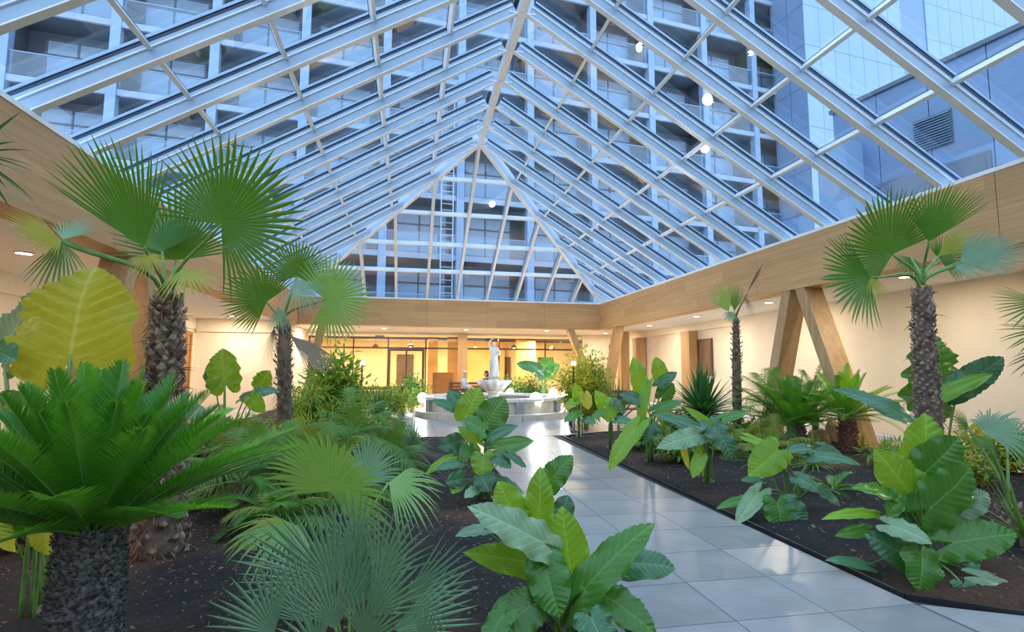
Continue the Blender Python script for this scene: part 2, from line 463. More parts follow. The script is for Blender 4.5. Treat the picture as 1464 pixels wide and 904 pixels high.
# windows on the right-hand walls
def framed_window(name, lo, hi, axis, mat_pane, mull=1):
    r = empty(name, lo, kind='structure')
    x0, y0, z0 = lo; x1, y1, z1 = hi; fr = 0.07
    a = 'x' if axis == 'X' else 'y'
    def bx(u0, u1, v0, v1, name_, mat, inset=0.0):
        if axis == 'X': MB().box((u0, y0+inset, v0), (u1, y1-inset, v1)).build(name_, mat, r)
        else: MB().box((x0+inset, u0, v0), (x1-inset, u1, v1)).build(name_, mat, r)
    u0, u1 = (x0, x1) if axis == 'X' else (y0, y1)
    bx(u0, u0+fr, z0, z1, 'frame', M['frame']); bx(u1-fr, u1, z0, z1, 'frame', M['frame'])
    bx(u0+fr, u1-fr, z0, z0+fr, 'frame', M['frame']); bx(u0+fr, u1-fr, z1-fr, z1, 'frame', M['frame'])
    for k in range(mull):
        c0 = u0+fr+(u1-u0-2*fr)*k/mull; c1 = u0+fr+(u1-u0-2*fr)*(k+1)/mull
        bx(c0+0.005, c1-0.005, z0+fr, z1-fr, 'pane', mat_pane, 0.03)
M['dim_room'] = plain('dim_room_glass', (0.20, 0.13, 0.08), 0.08)
framed_window('window_1', (XWR+0.04, 16.85, 1.2), (XWR+0.13, 17.75, 2.5), 'Y', M['dim_room'])

# ------------------------------------------------------------------ back glazing and the lobby behind it
gz_root = empty('window_2', (2.3, YG, 0), kind='structure')
def gbar(x0, x1, z0, z1, name='mullion', d=0.07, y=YG): MB().box((x0, y-d/2, z0), (x1, y+d/2, z1)).build(name, M['frame'], gz_root)
gbar(-4.3, 8.3, 2.80, 2.86, 'head_rail'); gbar(-4.3, 8.3, 0.0, 0.07, 'sill_rail')
mxs = [-4.3, -2.42, -0.9, 0.79, 2.3, 4.2, 6.45, 8.3]
for i, x in enumerate(mxs): gbar(x-0.03, x+0.03, 0.07, 2.80)
gbar(-4.3, 8.3, 2.32, 2.40, 'transom')
for i in range(len(mxs)-1):
    for z0, z1 in ((0.07, 2.32), (2.40, 2.80)):
        MB().box((mxs[i]+0.035, YG-0.012, z0+0.005), (mxs[i+1]-0.035, YG+0.012, z1-0.005)).build('pane', M['wglass'], gz_root)
dr = empty('door_4', (-0.05, YG-0.05, 0), kind='structure')      # double door in dark frames
for x0, x1 in ((-0.9, -0.78), (0.62, 0.74)): MB().box((x0, YG-0.1, 0), (x1, YG-0.04, 2.36)).build('jamb', M['frame'], dr)
MB().box((-0.78, YG-0.1, 2.22), (0.62, YG-0.04, 2.36)).build('lintel', M['frame'], dr)
MB().box((-0.12, YG-0.1, 0), (-0.04, YG-0.04, 2.22)).build('stile', M['frame'], dr)
for x0, x1 in ((-0.77, -0.13), (-0.03, 0.61)): MB().box((x0, YG-0.08, 0.02), (x1, YG-0.06, 2.21)).build('pane', M['wglass'], dr)
for x in (-0.2, 0.05): MB().tube([(x, YG-0.13, 0.95), (x, YG-0.13, 1.35)], 0.014).build('handle', M['frame'], dr)
wb_ = struct('wall_back', MB().box((8.3, YG-0.1, 0), (XWR+0.32, YG+0.1, ZB)), M['plaster'])
framed_window('window_3', (9.65, YG-0.2, 1.75), (11.0, YG-0.11, 2.6), 'X', M['wglass'])
M['lobby'] = plain('lobby_wall', (0.86, 0.70, 0.42), 0.8, 0, 0.05, 1.0)
M['lobby_orange'] = plain('lobby_ochre_wall', (0.80, 0.52, 0.20), 0.8, 0, 0.05, 1.0)
M['dark_room'] = plain('dark_opening', (0.13, 0.08, 0.05), 0.6)
M['curtain'] = plain('pale_curtain', (0.9, 0.84, 0.66), 0.8)
struct('wall_lobby', MB().box((-6, 30.0, 0), (10.5, 30.2, ZB)), M['lobby'])
struct('wall_lobby.001', MB().box((-6.2, YG, 0), (-6, 30, ZB)), M['lobby'])
struct('wall_lobby.002', MB().box((10.3, YG+0.1, 0), (10.5, 30, ZB)), M['lobby'])
struct('ceiling_lobby', MB().box((-6, YG+0.21, ZB-0.1), (10.5, 30, ZB+0.1)), M['ceil'])
for i, (x0, x1, y, z1, mt) in enumerate(((0.95, 1.45, 27.0, 2.98, 'lobby_orange'), (3.0, 5.3, 29.6, 2.98, 'lobby_orange'), (5.6, 6.6, 27.6, 2.98, 'lobby_orange'), (1.9, 2.5, 26.5, 2.98, 'lobby_orange'))):
    struct('wall_lobby.%03d' % (i+3), MB().box((x0, y, 0), (x1, y+0.3, z1)), M[mt])
for i, (x0, x1, z0, z1) in enumerate(((-0.6, 0.3, 0, 2.2), (5.0, 5.7, 0, 2.1), (7.3, 8.2, 0.9, 2.1))):
    struct('trim_%d' % (i+1), MB().box((x0, 29.9, z0), (x1, 29.98, z1)), M['dark_room'])
o = MB().box((1.15, 25.6, 0), (2.15, 26.2, 1.25)).build('cabinet_body', M['wood_door'])
o.name = 'reception_cabinet'; setp(o, 'low orange-brown cabinet inside the lobby left of the oak column', 'cabinet')
bv = o.modifiers.new('bevel', 'BEVEL'); bv.width = 0.02
M['lampglow'] = emit('warm_lamp_glow', (1.0, 0.78, 0.42), 14)
M['spot_glow'] = emit('downlight_glow', (1.0, 0.9, 0.72), 12)
for i, (x, y) in enumerate(((-1.6, 27.4), (0.1, 26.6), (3.4, 27.8), (5.2, 26.4), (7.4, 27.2))):
    r = empty('pendant_lamp', (x, y, 2.5), 'warm pendant lamp hanging in the lobby, number %s from the door side' % ('one two three four five'.split()[i]), 'lamp', 'pendant lamps in the lobby')
    r['label'] = ['lobby pendant lamp hanging furthest toward the bushy green tree', 'lobby pendant lamp hanging just behind the glass double door', 'lobby pendant lamp hanging behind the statue',
                  'lobby pendant lamp hanging behind the two dark round leaves', 'lobby pendant lamp hanging behind the yellow-lit bush'][i]
    MB().tube([(x, y, 2.62), (x, y, ZB-0.1)], 0.008).build('cord', M['frame'], r)
    MB().lathe([(0.02, 0.16), (0.12, 0.10), (0.17, 0.0), (0.15, 0.0), (0.10, 0.08), (0.02, 0.13)], 16, (x, y, 2.48)).build('lamp_shade', M['frame'], r)
    MB().ball((x, y, 2.5), 0.06).build('bulb', M['lampglow'], r, smooth=True)

# ------------------------------------------------------------------ hotel behind the roof
FD = Vector((math.sin(math.radians(82.6)), math.cos(math.radians(82.6)), 0)); FN = Vector((FD.y, -FD.x, 0))   # along, towards the garden
FP = Vector((2.54, 26.59, 0))
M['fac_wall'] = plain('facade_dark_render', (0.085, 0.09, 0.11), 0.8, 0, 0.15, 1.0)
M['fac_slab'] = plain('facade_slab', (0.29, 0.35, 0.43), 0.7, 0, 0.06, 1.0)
M['fac_slab_shade'] = plain('facade_slab_shaded', (0.08, 0.095, 0.12), 0.8, 0, 0.1, 1.0)  # slab body darkened, underside shade put into its colour
M['fac_col'] = plain('facade_column', (0.24, 0.33, 0.46), 0.6, 0, 0.05, 1.0)
M['fac_pane'] = plain('curtained_pane', (0.29, 0.36, 0.45), 0.06, 0, 0.1, 0.6)
M['fac_frame'] = plain('facade_window_frame', (0.10, 0.11, 0.14), 0.5)
M['rail_glass'] = glass('balcony_glass', (0.80, 0.90, 0.98), 1.5, 0.02, 1.6)
hotel = empty('hotel_building', FP+Vector((0, 0, 3.9)), 'tall hotel wing with stacked balconies and pale columns seen through the glass roof', 'building')
hotel.rotation_euler = (0, 0, math.radians(90-82.6))
# local frame: x along the front, y away from the garden, z up from 3.9
BAY, STO, NS = 3.80, 3.08, 8
S0 = -7.73+BAY*(-4); NB = 13
def hb(name, lo, hi, mat, parent=None): return link(name, MB().box(lo, hi).mesh(name), mat, parent or hotel)
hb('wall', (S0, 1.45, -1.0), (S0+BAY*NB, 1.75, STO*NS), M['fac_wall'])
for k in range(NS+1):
    hb('slab', (S0, 0.06, STO*k-0.14), (S0+BAY*NB, 1.45, STO*k+0.11), M['fac_slab_shade'])
    hb('slab_edge', (S0, -0.06, STO*k-0.16), (S0+BAY*NB, 0.06, STO*k+0.12), M['fac_slab'])
for i in range(NB+1):
    hb('column', (S0+BAY*i-0.19, -0.12, -1.0), (S0+BAY*i+0.19, 0.3, STO*NS), M['fac_col'])
    hb('party_wall', (S0+BAY*i-0.1, 0.3, -1.0), (S0+BAY*i+0.1, 1.45, STO*NS), M['fac_wall'])
def wmesh():
    fr = MB()
    for x0, x1 in ((-1.3, -1.22), (-0.12, -0.04), (1.32, 1.40)): fr.box((x0, 0, 0.1), (x1, 0.07, 2.5))
    fr.box((-1.3, 0, 2.44), (1.4, 0.07, 2.52)); fr.box((-1.3, 0, 1.75), (1.4, 0.07, 1.83)); fr.box((-1.3, 0, 0.08), (1.4, 0.07, 0.16))
    p1 = MB().box((-1.21, 0.02, 0.17), (-0.13, 0.05, 1.74)); p2 = MB().box((-0.03, 0.02, 0.17), (1.31, 0.05, 1.74))
    p3 = MB().box((-1.21, 0.02, 1.84), (-0.13, 0.05, 2.43)); p4 = MB().box((-0.03, 0.02, 1.84), (1.31, 0.05, 2.43))
    return fr.mesh('window_frame'), [p.mesh('pane') for p in (p1, p2, p3, p4)]
wf, wp = wmesh(); wf.materials.append(M['fac_frame'])
for p in wp: p.materials.append(M['fac_pane'])
rg = MB().box((0.22, -0.03, 0.16), (BAY-0.22, -0.01, 1.12)).mesh('balcony_rail'); rg.materials.append(M['rail_glass'])
rh = MB().box((0.2, -0.045, 1.12), (BAY-0.2, 0.005, 1.16)).mesh('handrail'); rh.materials.append(M['fac_col'])
for k in range(NS):
    for i in range(NB):
        w = link('window', wf, None, hotel, (S0+BAY*(i+0.5)+(0.15 if i % 2 else -0.1), 1.37, STO*k+0.12))
        for p in wp: link('pane', p, None, w)
        g = link('balcony_rail', rg, None, hotel, (S0+BAY*i, 0, STO*k)); link('handrail', rh, None, g)
# fire ladder between two columns
lad = empty('fire_ladder', FP+Vector((0, 0, 3.9))-FN*(-0.35), 'metal fire ladder climbing the hotel front beside a pale column', 'ladder')
lad.rotation_euler = hotel.rotation_euler
for x in (-1.15, -0.55): link('rail', MB().tube([(x, 0, -0.9), (x, 0, 11.0)], 0.03, 6).mesh('rail'), M['alu'], lad)
rm = MB().tube([(-1.15, 0, 0), (-0.55, 0, 0)], 0.02, 6).mesh('rung'); rm.materials.append(M['alu'])
for k in range(36): link('rung', rm, None, lad, (0, 0, -0.7+0.32*k))

# pale clad tower and lower wing to the right
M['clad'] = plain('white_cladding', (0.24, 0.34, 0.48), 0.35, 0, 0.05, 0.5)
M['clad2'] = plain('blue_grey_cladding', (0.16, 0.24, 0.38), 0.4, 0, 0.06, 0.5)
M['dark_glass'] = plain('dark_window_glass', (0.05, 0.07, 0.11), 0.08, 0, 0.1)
M['louver'] = plain('louver_metal', (0.12, 0.14, 0.18), 0.5, 0.3)
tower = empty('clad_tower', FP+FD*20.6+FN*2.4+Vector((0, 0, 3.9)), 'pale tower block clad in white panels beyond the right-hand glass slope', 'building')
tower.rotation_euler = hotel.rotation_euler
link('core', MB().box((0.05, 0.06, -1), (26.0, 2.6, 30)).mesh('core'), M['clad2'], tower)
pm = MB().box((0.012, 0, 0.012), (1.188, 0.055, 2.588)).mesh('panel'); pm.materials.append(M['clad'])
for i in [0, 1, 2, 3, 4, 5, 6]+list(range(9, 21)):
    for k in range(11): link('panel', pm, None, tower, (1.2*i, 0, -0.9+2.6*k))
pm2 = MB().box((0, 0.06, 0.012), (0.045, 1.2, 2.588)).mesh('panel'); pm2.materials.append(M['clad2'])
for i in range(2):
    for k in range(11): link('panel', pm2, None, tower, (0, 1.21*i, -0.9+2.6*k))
# wing: front faces the hall
WD = Vector((-math.sin(math.radians(12.6)), math.cos(math.radians(12.6)), 0))
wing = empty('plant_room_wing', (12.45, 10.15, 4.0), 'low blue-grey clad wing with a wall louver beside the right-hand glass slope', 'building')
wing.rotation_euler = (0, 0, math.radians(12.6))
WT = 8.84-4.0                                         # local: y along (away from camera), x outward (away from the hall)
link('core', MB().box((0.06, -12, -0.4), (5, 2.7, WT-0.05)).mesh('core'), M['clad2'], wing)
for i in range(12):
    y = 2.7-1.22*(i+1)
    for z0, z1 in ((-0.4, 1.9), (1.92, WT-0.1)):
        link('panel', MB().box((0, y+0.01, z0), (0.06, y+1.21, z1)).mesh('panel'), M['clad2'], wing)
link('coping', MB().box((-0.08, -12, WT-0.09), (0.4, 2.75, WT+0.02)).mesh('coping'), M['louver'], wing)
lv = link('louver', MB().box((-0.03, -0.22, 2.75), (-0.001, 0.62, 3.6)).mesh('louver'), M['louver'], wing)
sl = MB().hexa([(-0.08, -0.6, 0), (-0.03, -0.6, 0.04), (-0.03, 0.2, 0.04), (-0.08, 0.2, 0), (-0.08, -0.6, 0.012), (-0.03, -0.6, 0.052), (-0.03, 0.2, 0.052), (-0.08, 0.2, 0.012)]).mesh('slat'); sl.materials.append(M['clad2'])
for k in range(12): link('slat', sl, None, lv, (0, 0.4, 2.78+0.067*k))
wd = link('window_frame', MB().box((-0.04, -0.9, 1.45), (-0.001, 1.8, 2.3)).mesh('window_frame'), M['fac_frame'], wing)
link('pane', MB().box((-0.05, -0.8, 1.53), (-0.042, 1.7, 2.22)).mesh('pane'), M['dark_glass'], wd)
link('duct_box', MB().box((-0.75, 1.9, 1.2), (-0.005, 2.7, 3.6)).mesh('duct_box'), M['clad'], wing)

# ------------------------------------------------------------------ paving of the garden path and the fountain court
M['tile'] = None
t = NT('grey_stone_tile')
tcn = t.node('TexCoord'); oi = t.node('ObjectInfo')
nz = t.node('TexNoise', {'Vector': tcn.outputs['Object'], 'Scale': 2.2, 'Detail': 5.0, 'Roughness': 0.6, 'Distortion': 0.2})
col = t.ramp(nz.outputs['Fac'], [(0.25, (0.25, 0.245, 0.25)), (0.75, (0.42, 0.405, 0.40))])
vr = t.math('MULTIPLY_ADD', oi.outputs['Random'], 0.22, 0.86)
mul = t.node('VectorMath', {0: col}, operation='SCALE'); t.put(mul.inputs['Scale'], vr)
rg_ = t.math('MULTIPLY_ADD', nz.outputs['Fac'], 0.10, 0.25)
bb = t.bsdf(Base_Color=mul.outputs[0], Roughness=rg_); bb.inputs['Specular IOR Level'].default_value = 0.5
M['tile'] = t.done(bb)
M['grout'] = plain('dark_grout', (0.05, 0.05, 0.055), 0.9)
pav = empty('floor.001', (1.84, 3.42, 0), kind='structure')
TX, TY = 0.60, 0.5555
path_poly = [(1.24, -2.0), (4.6, -2.0), (4.6, 2.05), (3.51, 2.62), (3.06, 2.95), (3.22, 10.99), (4.3, 11.6), (6.6, 11.9), (7.2, 12.6), (7.2, 20.3), (-1.6, 20.3), (-1.6, 12.4), (-0.6, 11.6), (1.24, 11.2)]
def inside(p, poly):
    c = False; n = len(poly)
    for i in range(n):
        (x0, y0), (x1, y1) = poly[i], poly[(i+1) % n]
        if (y0 > p[1]) != (y1 > p[1]) and p[0] < (x1-x0)*(p[1]-y0)/(y1-y0)+x0: c = not c
    return c
tm = MB().box((0.003, 0.003, -0.03), (TX-0.003, TY-0.003, 0.0)).mesh('tile'); tm.materials.append(M['tile'])
# path strip and apron: cells clipped by convex pieces
pieces = [[(1.24, -2.0), (3.06, -2.0), (3.06, 2.95), (3.22, 10.99), (3.22, 11.2), (1.24, 11.2)],
          [(3.06, -2.0), (4.6, -2.0), (4.6, 2.05), (3.51, 2.62), (3.06, 2.95)],
          [(-0.6, 11.2), (3.5, 11.2), (4.3, 11.5), (6.6, 11.9), (7.2, 12.6), (7.2, 20.3), (-1.6, 20.3), (-1.6, 12.4)]]
for pc in pieces:
    xs_ = [p[0] for p in pc]; ys_ = [p[1] for p in pc]
    i0, i1 = int(math.floor((min(xs_)-1.84)/TX)), int(math.ceil((max(xs_)-1.84)/TX))
    j0, j1 = int(math.floor((min(ys_)-3.42)/TY)), int(math.ceil((max(ys_)-3.42)/TY))
    for i in range(i0, i1):
        for j in range(j0, j1):
            x, y = 1.84+TX*i, 3.42+TY*j
            if y < 0.4 or y > 15.5 : continue
            poly = [(x+.003, y+.003), (x+TX-.003, y+.003), (x+TX-.003, y+TY-.003), (x+.003, y+TY-.003)]
            full = len(poly); area0 = TX*TY
            for k in range(len(pc)):
                a, b = pc[k], pc[(k+1) % len(pc)]
                poly = clip(poly, lambda p: (b[0]-a[0])*(p[1]-a[1])-(b[1]-a[1])*(p[0]-a[0])+1e-9)
                if len(poly) < 3: break
            if len(poly) < 3: continue
            ar = abs(sum(poly[k][0]*poly[(k+1) % len(poly)][1]-poly[(k+1) % len(poly)][0]*poly[k][1] for k in range(len(poly))))/2
            if ar < 0.01: continue
            if len(poly) == 4 and abs(ar-area0) < 0.01: link('tile', tm, None, pav, (x-1.84, y-3.42, 0))
            else: MB().prism([(a, b, -0.03) for a, b in poly], (0, 0, 0.03)).build('tile', M['tile'], pav)
for pc in pieces: MB().prism([(a, b, -0.06) for a, b in pc], (0, 0, 0.045)).build('grout_bed', M['grout'], pav)
far_tiles = MB().box((-1.6, 15.5, -0.03), (7.2, 20.3, -0.001)).build('far_paving', M['tile'], pav)
# metal edging along the beds
M['edging'] = plain('dark_edging', (0.05, 0.05, 0.055), 0.4, 0.5)
def edging(name, pts):
    mb = MB()
    for a, b in zip(pts[:-1], pts[1:]):
        d = Vector((b[0]-a[0], b[1]-a[1], 0)).normalized(); mb.beam((*a, 0), (*b, 0), d.cross(Vector((0, 0, 1))), (0, 0, 1), 0.014, -0.05, 0.022)
    o = mb.build(name, M['edging']); setp(o, kind='structure')
edging('trim_11', [(4.9, 1.98), (3.52, 2.63), (3.07, 2.96), (3.23, 10.99), (4.3, 11.6), (6.6, 11.9), (7.4, 12.5)])
edging('trim_12', [(1.23, 0.2), (1.23, 11.2), (-0.6, 11.4), (-1.65, 12.2)])

# ------------------------------------------------------------------ soil beds
t = NT('dark_potting_soil')
tcn = t.node('TexCoord')
n1 = t.node('TexNoise', {'Vector': tcn.outputs['Object'], 'Scale': 0.55, 'Detail': 3.0})
n2 = t.node('TexNoise', {'Vector': tcn.outputs['Object'], 'Scale': 34.0, 'Detail': 6.0, 'Roughness': 0.8})
n3 = t.node('TexVoronoi', {'Vector': tcn.outputs['Object'], 'Scale': 46.0})
dk = t.ramp(n2.outputs['Fac'], [(0.35, (0.006, 0.006, 0.007)), (0.7, (0.036, 0.030, 0.029))])
br = t.ramp(n2.outputs['Fac'], [(0.35, (0.045, 0.020, 0.011)), (0.7, (0.17, 0.085, 0.045))])
pt = t.ramp(n1.outputs['Fac'], [(0.50, (0, 0, 0)), (0.62, (1, 1, 1))])
cl = t.mix(pt, dk, br)
fl = t.math('LESS_THAN', n3.outputs['Distance'], 0.035)
cl = t.mix(t.math('MULTIPLY', fl, 0.8), cl, (0.42, 0.36, 0.30, 1))
bb = t.bsdf(Base_Color=cl, Roughness=0.95)
bp = t.node('Bump', {'Height': n2.outputs['Fac'], 'Strength': 0.8, 'Distance': 0.03}); t.l.new(bp.outputs[0], bb.inputs['Normal'])
M['soil'] = t.done(bb)
from mathutils import noise as mnoise
def soil(name, x0, x1, y0, y1, keep, step=0.06):
    mb = MB()
    nx, ny = int((x1-x0)/step), int((y1-y0)/step)
    rows = []
    for j in range(ny+1):
        r = []
        for i in range(nx+1):
            x, y = x0+(x1-x0)*i/nx, y0+(y1-y0)*j/ny
            h = 0.035*mnoise.noise((x*1.1, y*1.1, 0))+0.022*mnoise.noise((x*5, y*5, 3))+0.012*mnoise.noise((x*17, y*17, 7))
            d = keep(x, y)
            z = -0.08+0.09*min(1, max(0, d)/0.12)+max(0, h+0.02)*min(1, max(0, d)/0.5) if d > 0 else -0.2
            r.append((x, y, z))
        rows.append(r)
    mb.grid(rows); o = mb.build(name, M['soil'], smooth=True); setp(o, kind='structure'); return o
def seg(p, poly):
    best = 9
    for i in range(len(poly)-1):
        a, b = Vector(poly[i]), Vector(poly[i+1]); d = b-a; t_ = max(0, min(1, (Vector(p)-a).dot(d)/d.length_squared))
        best = min(best, (Vector(p)-(a+d*t_)).length)
    return best
edgeR = [(5.5, 1.7), (3.53, 2.64), (3.08, 2.97), (3.24, 11.0), (4.3, 11.62), (6.6, 11.92), (8.5, 13.2)]
edgeL = [(1.22, -1), (1.22, 11.18), (-0.6, 11.38), (-1.67, 12.2), (-1.67, 20.3)]
def keepR(x, y):
    d = seg((x, y), edgeR); ok = not inside((x, y), [(1.0, -3), (5.5, -3)]+edgeR+[(8.5, 21), (1.0, 21)]); return d if ok else -d
def keepL(x, y):
    d = seg((x, y), edgeL); ok = inside((x, y), [(-8, -3)]+[(1.22, -3)]+edgeL+[(-8, 20.3)]); return d if ok else -d
soil('ground_right', 3.0, XR+0.3, 0.6, 20.9, keepR)
soil('ground_left', XL-0.3, 1.26, -0.5, 20.9, keepL)
# bark chips and crumbs lying on the beds
M['chip'] = plain('bark_chip', (0.26, 0.17, 0.11), 0.9, 0, 0.5, 30)
mb = MB()
for i in range(9000):
    if i % 3: x, y = rnd.uniform(XL, 1.2), rnd.uniform(1.2, 9)
    else: x, y = rnd.uniform(3.1, 7.8), rnd.uniform(2, 10)
    if (keepL(x, y) if x < 2 else keepR(x, y)) < 0.05: continue
    h = max(0, 0.035*mnoise.noise((x*1.1, y*1.1, 0))+0.022*mnoise.noise((x*5, y*5, 3))+0.02)+0.012
    s_ = rnd.uniform(0.003, 0.009)*(1.8 if rnd.random() < 0.08 else 1); a = rnd.uniform(0, PI); c_, n_ = math.cos(a)*s_*1.6, math.sin(a)*s_*1.6
    b = len(mb.v)
    mb.add([(x-c_, y-n_, h), (x+n_*.4, y-c_*.4, h-0.002), (x+c_, y+n_, h+rnd.uniform(0, .01)), (x-n_*.4, y+c_*.4, h-0.002), (x, y, h+s_*.8)], [(0, 1, 4), (1, 2, 4), (2, 3, 4), (3, 0, 4), (3, 2, 1, 0)])
o = mb.build('bark_chips', M['chip']); setp(o, 'scattered bark chips and crumbs lying on the dark soil beds', 'mulch', kind='stuff')

# ------------------------------------------------------------------ walkway lamps (downlights) and their light
def arealight(loc, size, power, col, rot=(0, 0, 0), shape='DISK'):
    l = bpy.data.lights.new('lamp_light', 'AREA'); l.shape = shape; l.size = size; l.energy = power; l.color = col
    o = bpy.data.objects.new('lamp_light', l); COL.objects.link(o); o.location = loc; o.rotation_euler = rot; return o
def pointlight(loc, rad, power, col):
    l = bpy.data.lights.new('lamp_light', 'POINT'); l.shadow_soft_size = rad; l.energy = power; l.color = col
    o = bpy.data.objects.new('lamp_light', l); COL.objects.link(o); o.location = loc; return o
WARM = (1.0, 0.85, 0.64)
def downlight(x, y, label, power):
    r = empty('downlight', (x, y, ZB), label, 'lamp', 'ceiling downlights of the walkway')
    link('rim', MB().lathe([(0.11, 0.0), (0.13, -0.012), (0.10, -0.016), (0.095, 0.0)], 20).mesh('rim'), M['alu_bright'], r)
    link('diffuser', MB().lathe([(0.094, -0.002), (0.09, -0.010), (0.01, -0.011)], 20).mesh('diffuser'), M['spot_glow'], r)
    o = arealight((x, y, ZB-0.03), 0.19, power, WARM); return r
DL = [(-5.6, 14.5, 'round downlight in the white ceiling behind the tall fan palm trunk'), (-5.6, 9.0, 'round downlight in the ceiling beside the oak V support'), (-5.6, 2.6, 'round unseen downlight added in the left walkway ceiling nearest the camera'),  # the out-of-view one is added to backlight the huge leaf
      (-5.6, 18.6, 'round downlight in the ceiling before the far cream wall'),
      (8.75, 3.4, 'round downlight in the ceiling nearest the tall right-hand palm'), (8.75, 8.0, 'round downlight above the cream wall behind the tall right-hand palm'), (8.8, 11.8, 'round downlight above the cream wall by the oak V legs'),
      (8.9, 15.4, 'bright round downlight in the white ceiling beyond the thin young palm'), (9.0, 19.0, 'round downlight in the ceiling before the small dark window'),
      (5.85, 22.4, 'round downlight under the far beam left of the slanted oak legs'), (2.4, 22.8, 'round downlight under the far beam above the statue'), (-1.0, 22.8, 'round downlight under the far beam above the glass door'), (-3.6, 22.8, 'round downlight under the far beam by the bushy green tree'), (8.9, 23.4, 'round downlight in the far corner before the framed window')]
for x, y, lb in DL: downlight(x, y, lb, (26 if y < 9 else 40) if x > 8.5 else 55)
# lobby lighting
for x, y in ((-3.2, 27.2), (0, 27.2), (3.6, 27.0), (6.8, 27.0)): arealight((x, y, 2.9), 0.8, 175, (1.0, 0.78, 0.46))

# ================================================================== planting
def leafmat(name, col, vein, trans=0.35, tcol=None, rough=0.38, kind='heart', nv=8.0, spec=0.5):
    """leaf surface: pale midrib and side veins from the leaf's own uv (u along the midrib, v across), light passing through"""
    t = NT(name)
    uv = t.node('UVMap'); sp = t.node('SeparateXYZ', {0: uv.outputs[0]})
    oi = t.node('ObjectInfo')
    tcn = t.node('TexCoord')
    nz = t.node('TexNoise', {'Vector': tcn.outputs['Object'], 'Scale': 9.0, 'Detail': 3.0})
    base = t.mix(nz.outputs['Fac'], c4(tuple(x*0.75 for x in col)), c4(tuple(min(1, x*1.22) for x in col)))
    if kind == 'heart':
        av = t.math('ABSOLUTE', sp.outputs['Y'])
        mid = t.math('LESS_THAN', av, 0.035)
        ph = t.math('FRACT', t.math('MULTIPLY', t.math('SUBTRACT', sp.outputs['X'], t.math('MULTIPLY', av, 0.30)), nv))
        dv = t.math('ABSOLUTE', t.math('SUBTRACT', ph, 0.5))
        lat = t.math('SMOOTH_MIN', 1.0, t.math('MULTIPLY', t.math('GREATER_THAN', 0.055, dv), 0.7), 0.1)
        msk = t.math('MAXIMUM', mid, lat)
        base = t.mix(t.math('MULTIPLY', msk, 0.75), base, c4(vein))
    else:
        fr = t.math('FRACT', t.math('MULTIPLY', sp.outputs['Y'], nv))
        base = t.mix(t.math('MULTIPLY', t.math('LESS_THAN', fr, 0.16), 0.5), base, c4(vein))
    vr = t.math('MULTIPLY_ADD', oi.outputs['Random'], 0.35, 0.82)
    sc = t.node('VectorMath', {0: base}, operation='SCALE'); t.put(sc.inputs['Scale'], vr)
    b = t.bsdf(Base_Color=sc.outputs[0], Roughness=rough); b.inputs['Specular IOR Level'].default_value = spec
    tl = t.node('BsdfTranslucent', {'Color': c4(tcol or tuple(min(1, x*1.6) for x in col))})
    mx = t.node('MixShader', {0: trans, 1: b.outputs[0], 2: tl.outputs[0]})
    return t.done(mx)
LM = {
 'l': leafmat('elephant_ear_light', (0.22, 0.46, 0.030), (0.46, 0.64, 0.14), 0.42, (0.55, 0.80, 0.04), 0.28),
 'm': leafmat('elephant_ear_green', (0.075, 0.245, 0.030), (0.22, 0.42, 0.10), 0.28, (0.24, 0.52, 0.03), 0.25),
 'b': leafmat('elephant_ear_blue_green', (0.070, 0.20, 0.085), (0.20, 0.38, 0.19), 0.18, (0.14, 0.35, 0.07), 0.22),
 'y': leafmat('elephant_ear_yellow_lit', (0.48, 0.52, 0.035), (0.72, 0.76, 0.20), 0.55, (0.98, 0.86, 0.06), 0.4),  # yellowing leaves; on the huge leaf, warm backlight put into the yellow
 's': leafmat('elephant_ear_silver', (0.24, 0.38, 0.20), (0.46, 0.58, 0.36), 0.2, (0.22, 0.45, 0.10), 0.26),
}
M['fan'] = leafmat('fan_palm_green', (0.060, 0.20, 0.022), (0.17, 0.36, 0.05), 0.30, (0.22, 0.46, 0.02), 0.36, 'fan', 1.0)
M['fan_light'] = leafmat('fan_palm_light', (0.30, 0.55, 0.15), (0.56, 0.74, 0.30), 0.34, (0.40, 0.66, 0.08), 0.36, 'fan', 1.0)
M['fan_blue'] = leafmat('fan_palm_blue', (0.20, 0.36, 0.20), (0.40, 0.56, 0.34), 0.2, (0.22, 0.42, 0.14), 0.38, 'fan', 1.0)
M['fan_yellow'] = leafmat('fan_palm_yellow', (0.42, 0.44, 0.05), (0.6, 0.58, 0.14), 0.38, (0.68, 0.64, 0.06), 0.4, 'fan', 1.0)
M['fan_dry'] = leafmat('fan_palm_dry', (0.26, 0.20, 0.14), (0.38, 0.31, 0.23), 0.12, (0.3, 0.22, 0.12), 0.8, 'fan', 1.0)
M['cycad'] = leafmat('sago_green', (0.060, 0.245, 0.022), (0.11, 0.34, 0.04), 0.28, (0.24, 0.60, 0.03), 0.26, 'fan', 1.0)
M['cycad_light'] = leafmat('sago_new_green', (0.14, 0.44, 0.03), (0.22, 0.52, 0.06), 0.36, (0.40, 0.78, 0.03), 0.28, 'fan', 1.0)
M['date'] = leafmat('feather_palm_green', (0.13, 0.29, 0.04), (0.24, 0.38, 0.08), 0.3, (0.30, 0.50, 0.05), 0.38, 'fan', 1.0)
M['date_y'] = leafmat('feather_palm_olive', (0.28, 0.34, 0.04), (0.40, 0.45, 0.10), 0.32, (0.50, 0.52, 0.05), 0.42, 'fan', 1.0)
M['bush'] = leafmat('shrub_leaf', (0.15, 0.35, 0.04), (0.22, 0.44, 0.08), 0.32, (0.34, 0.60, 0.05), 0.36, 'fan', 1.0)
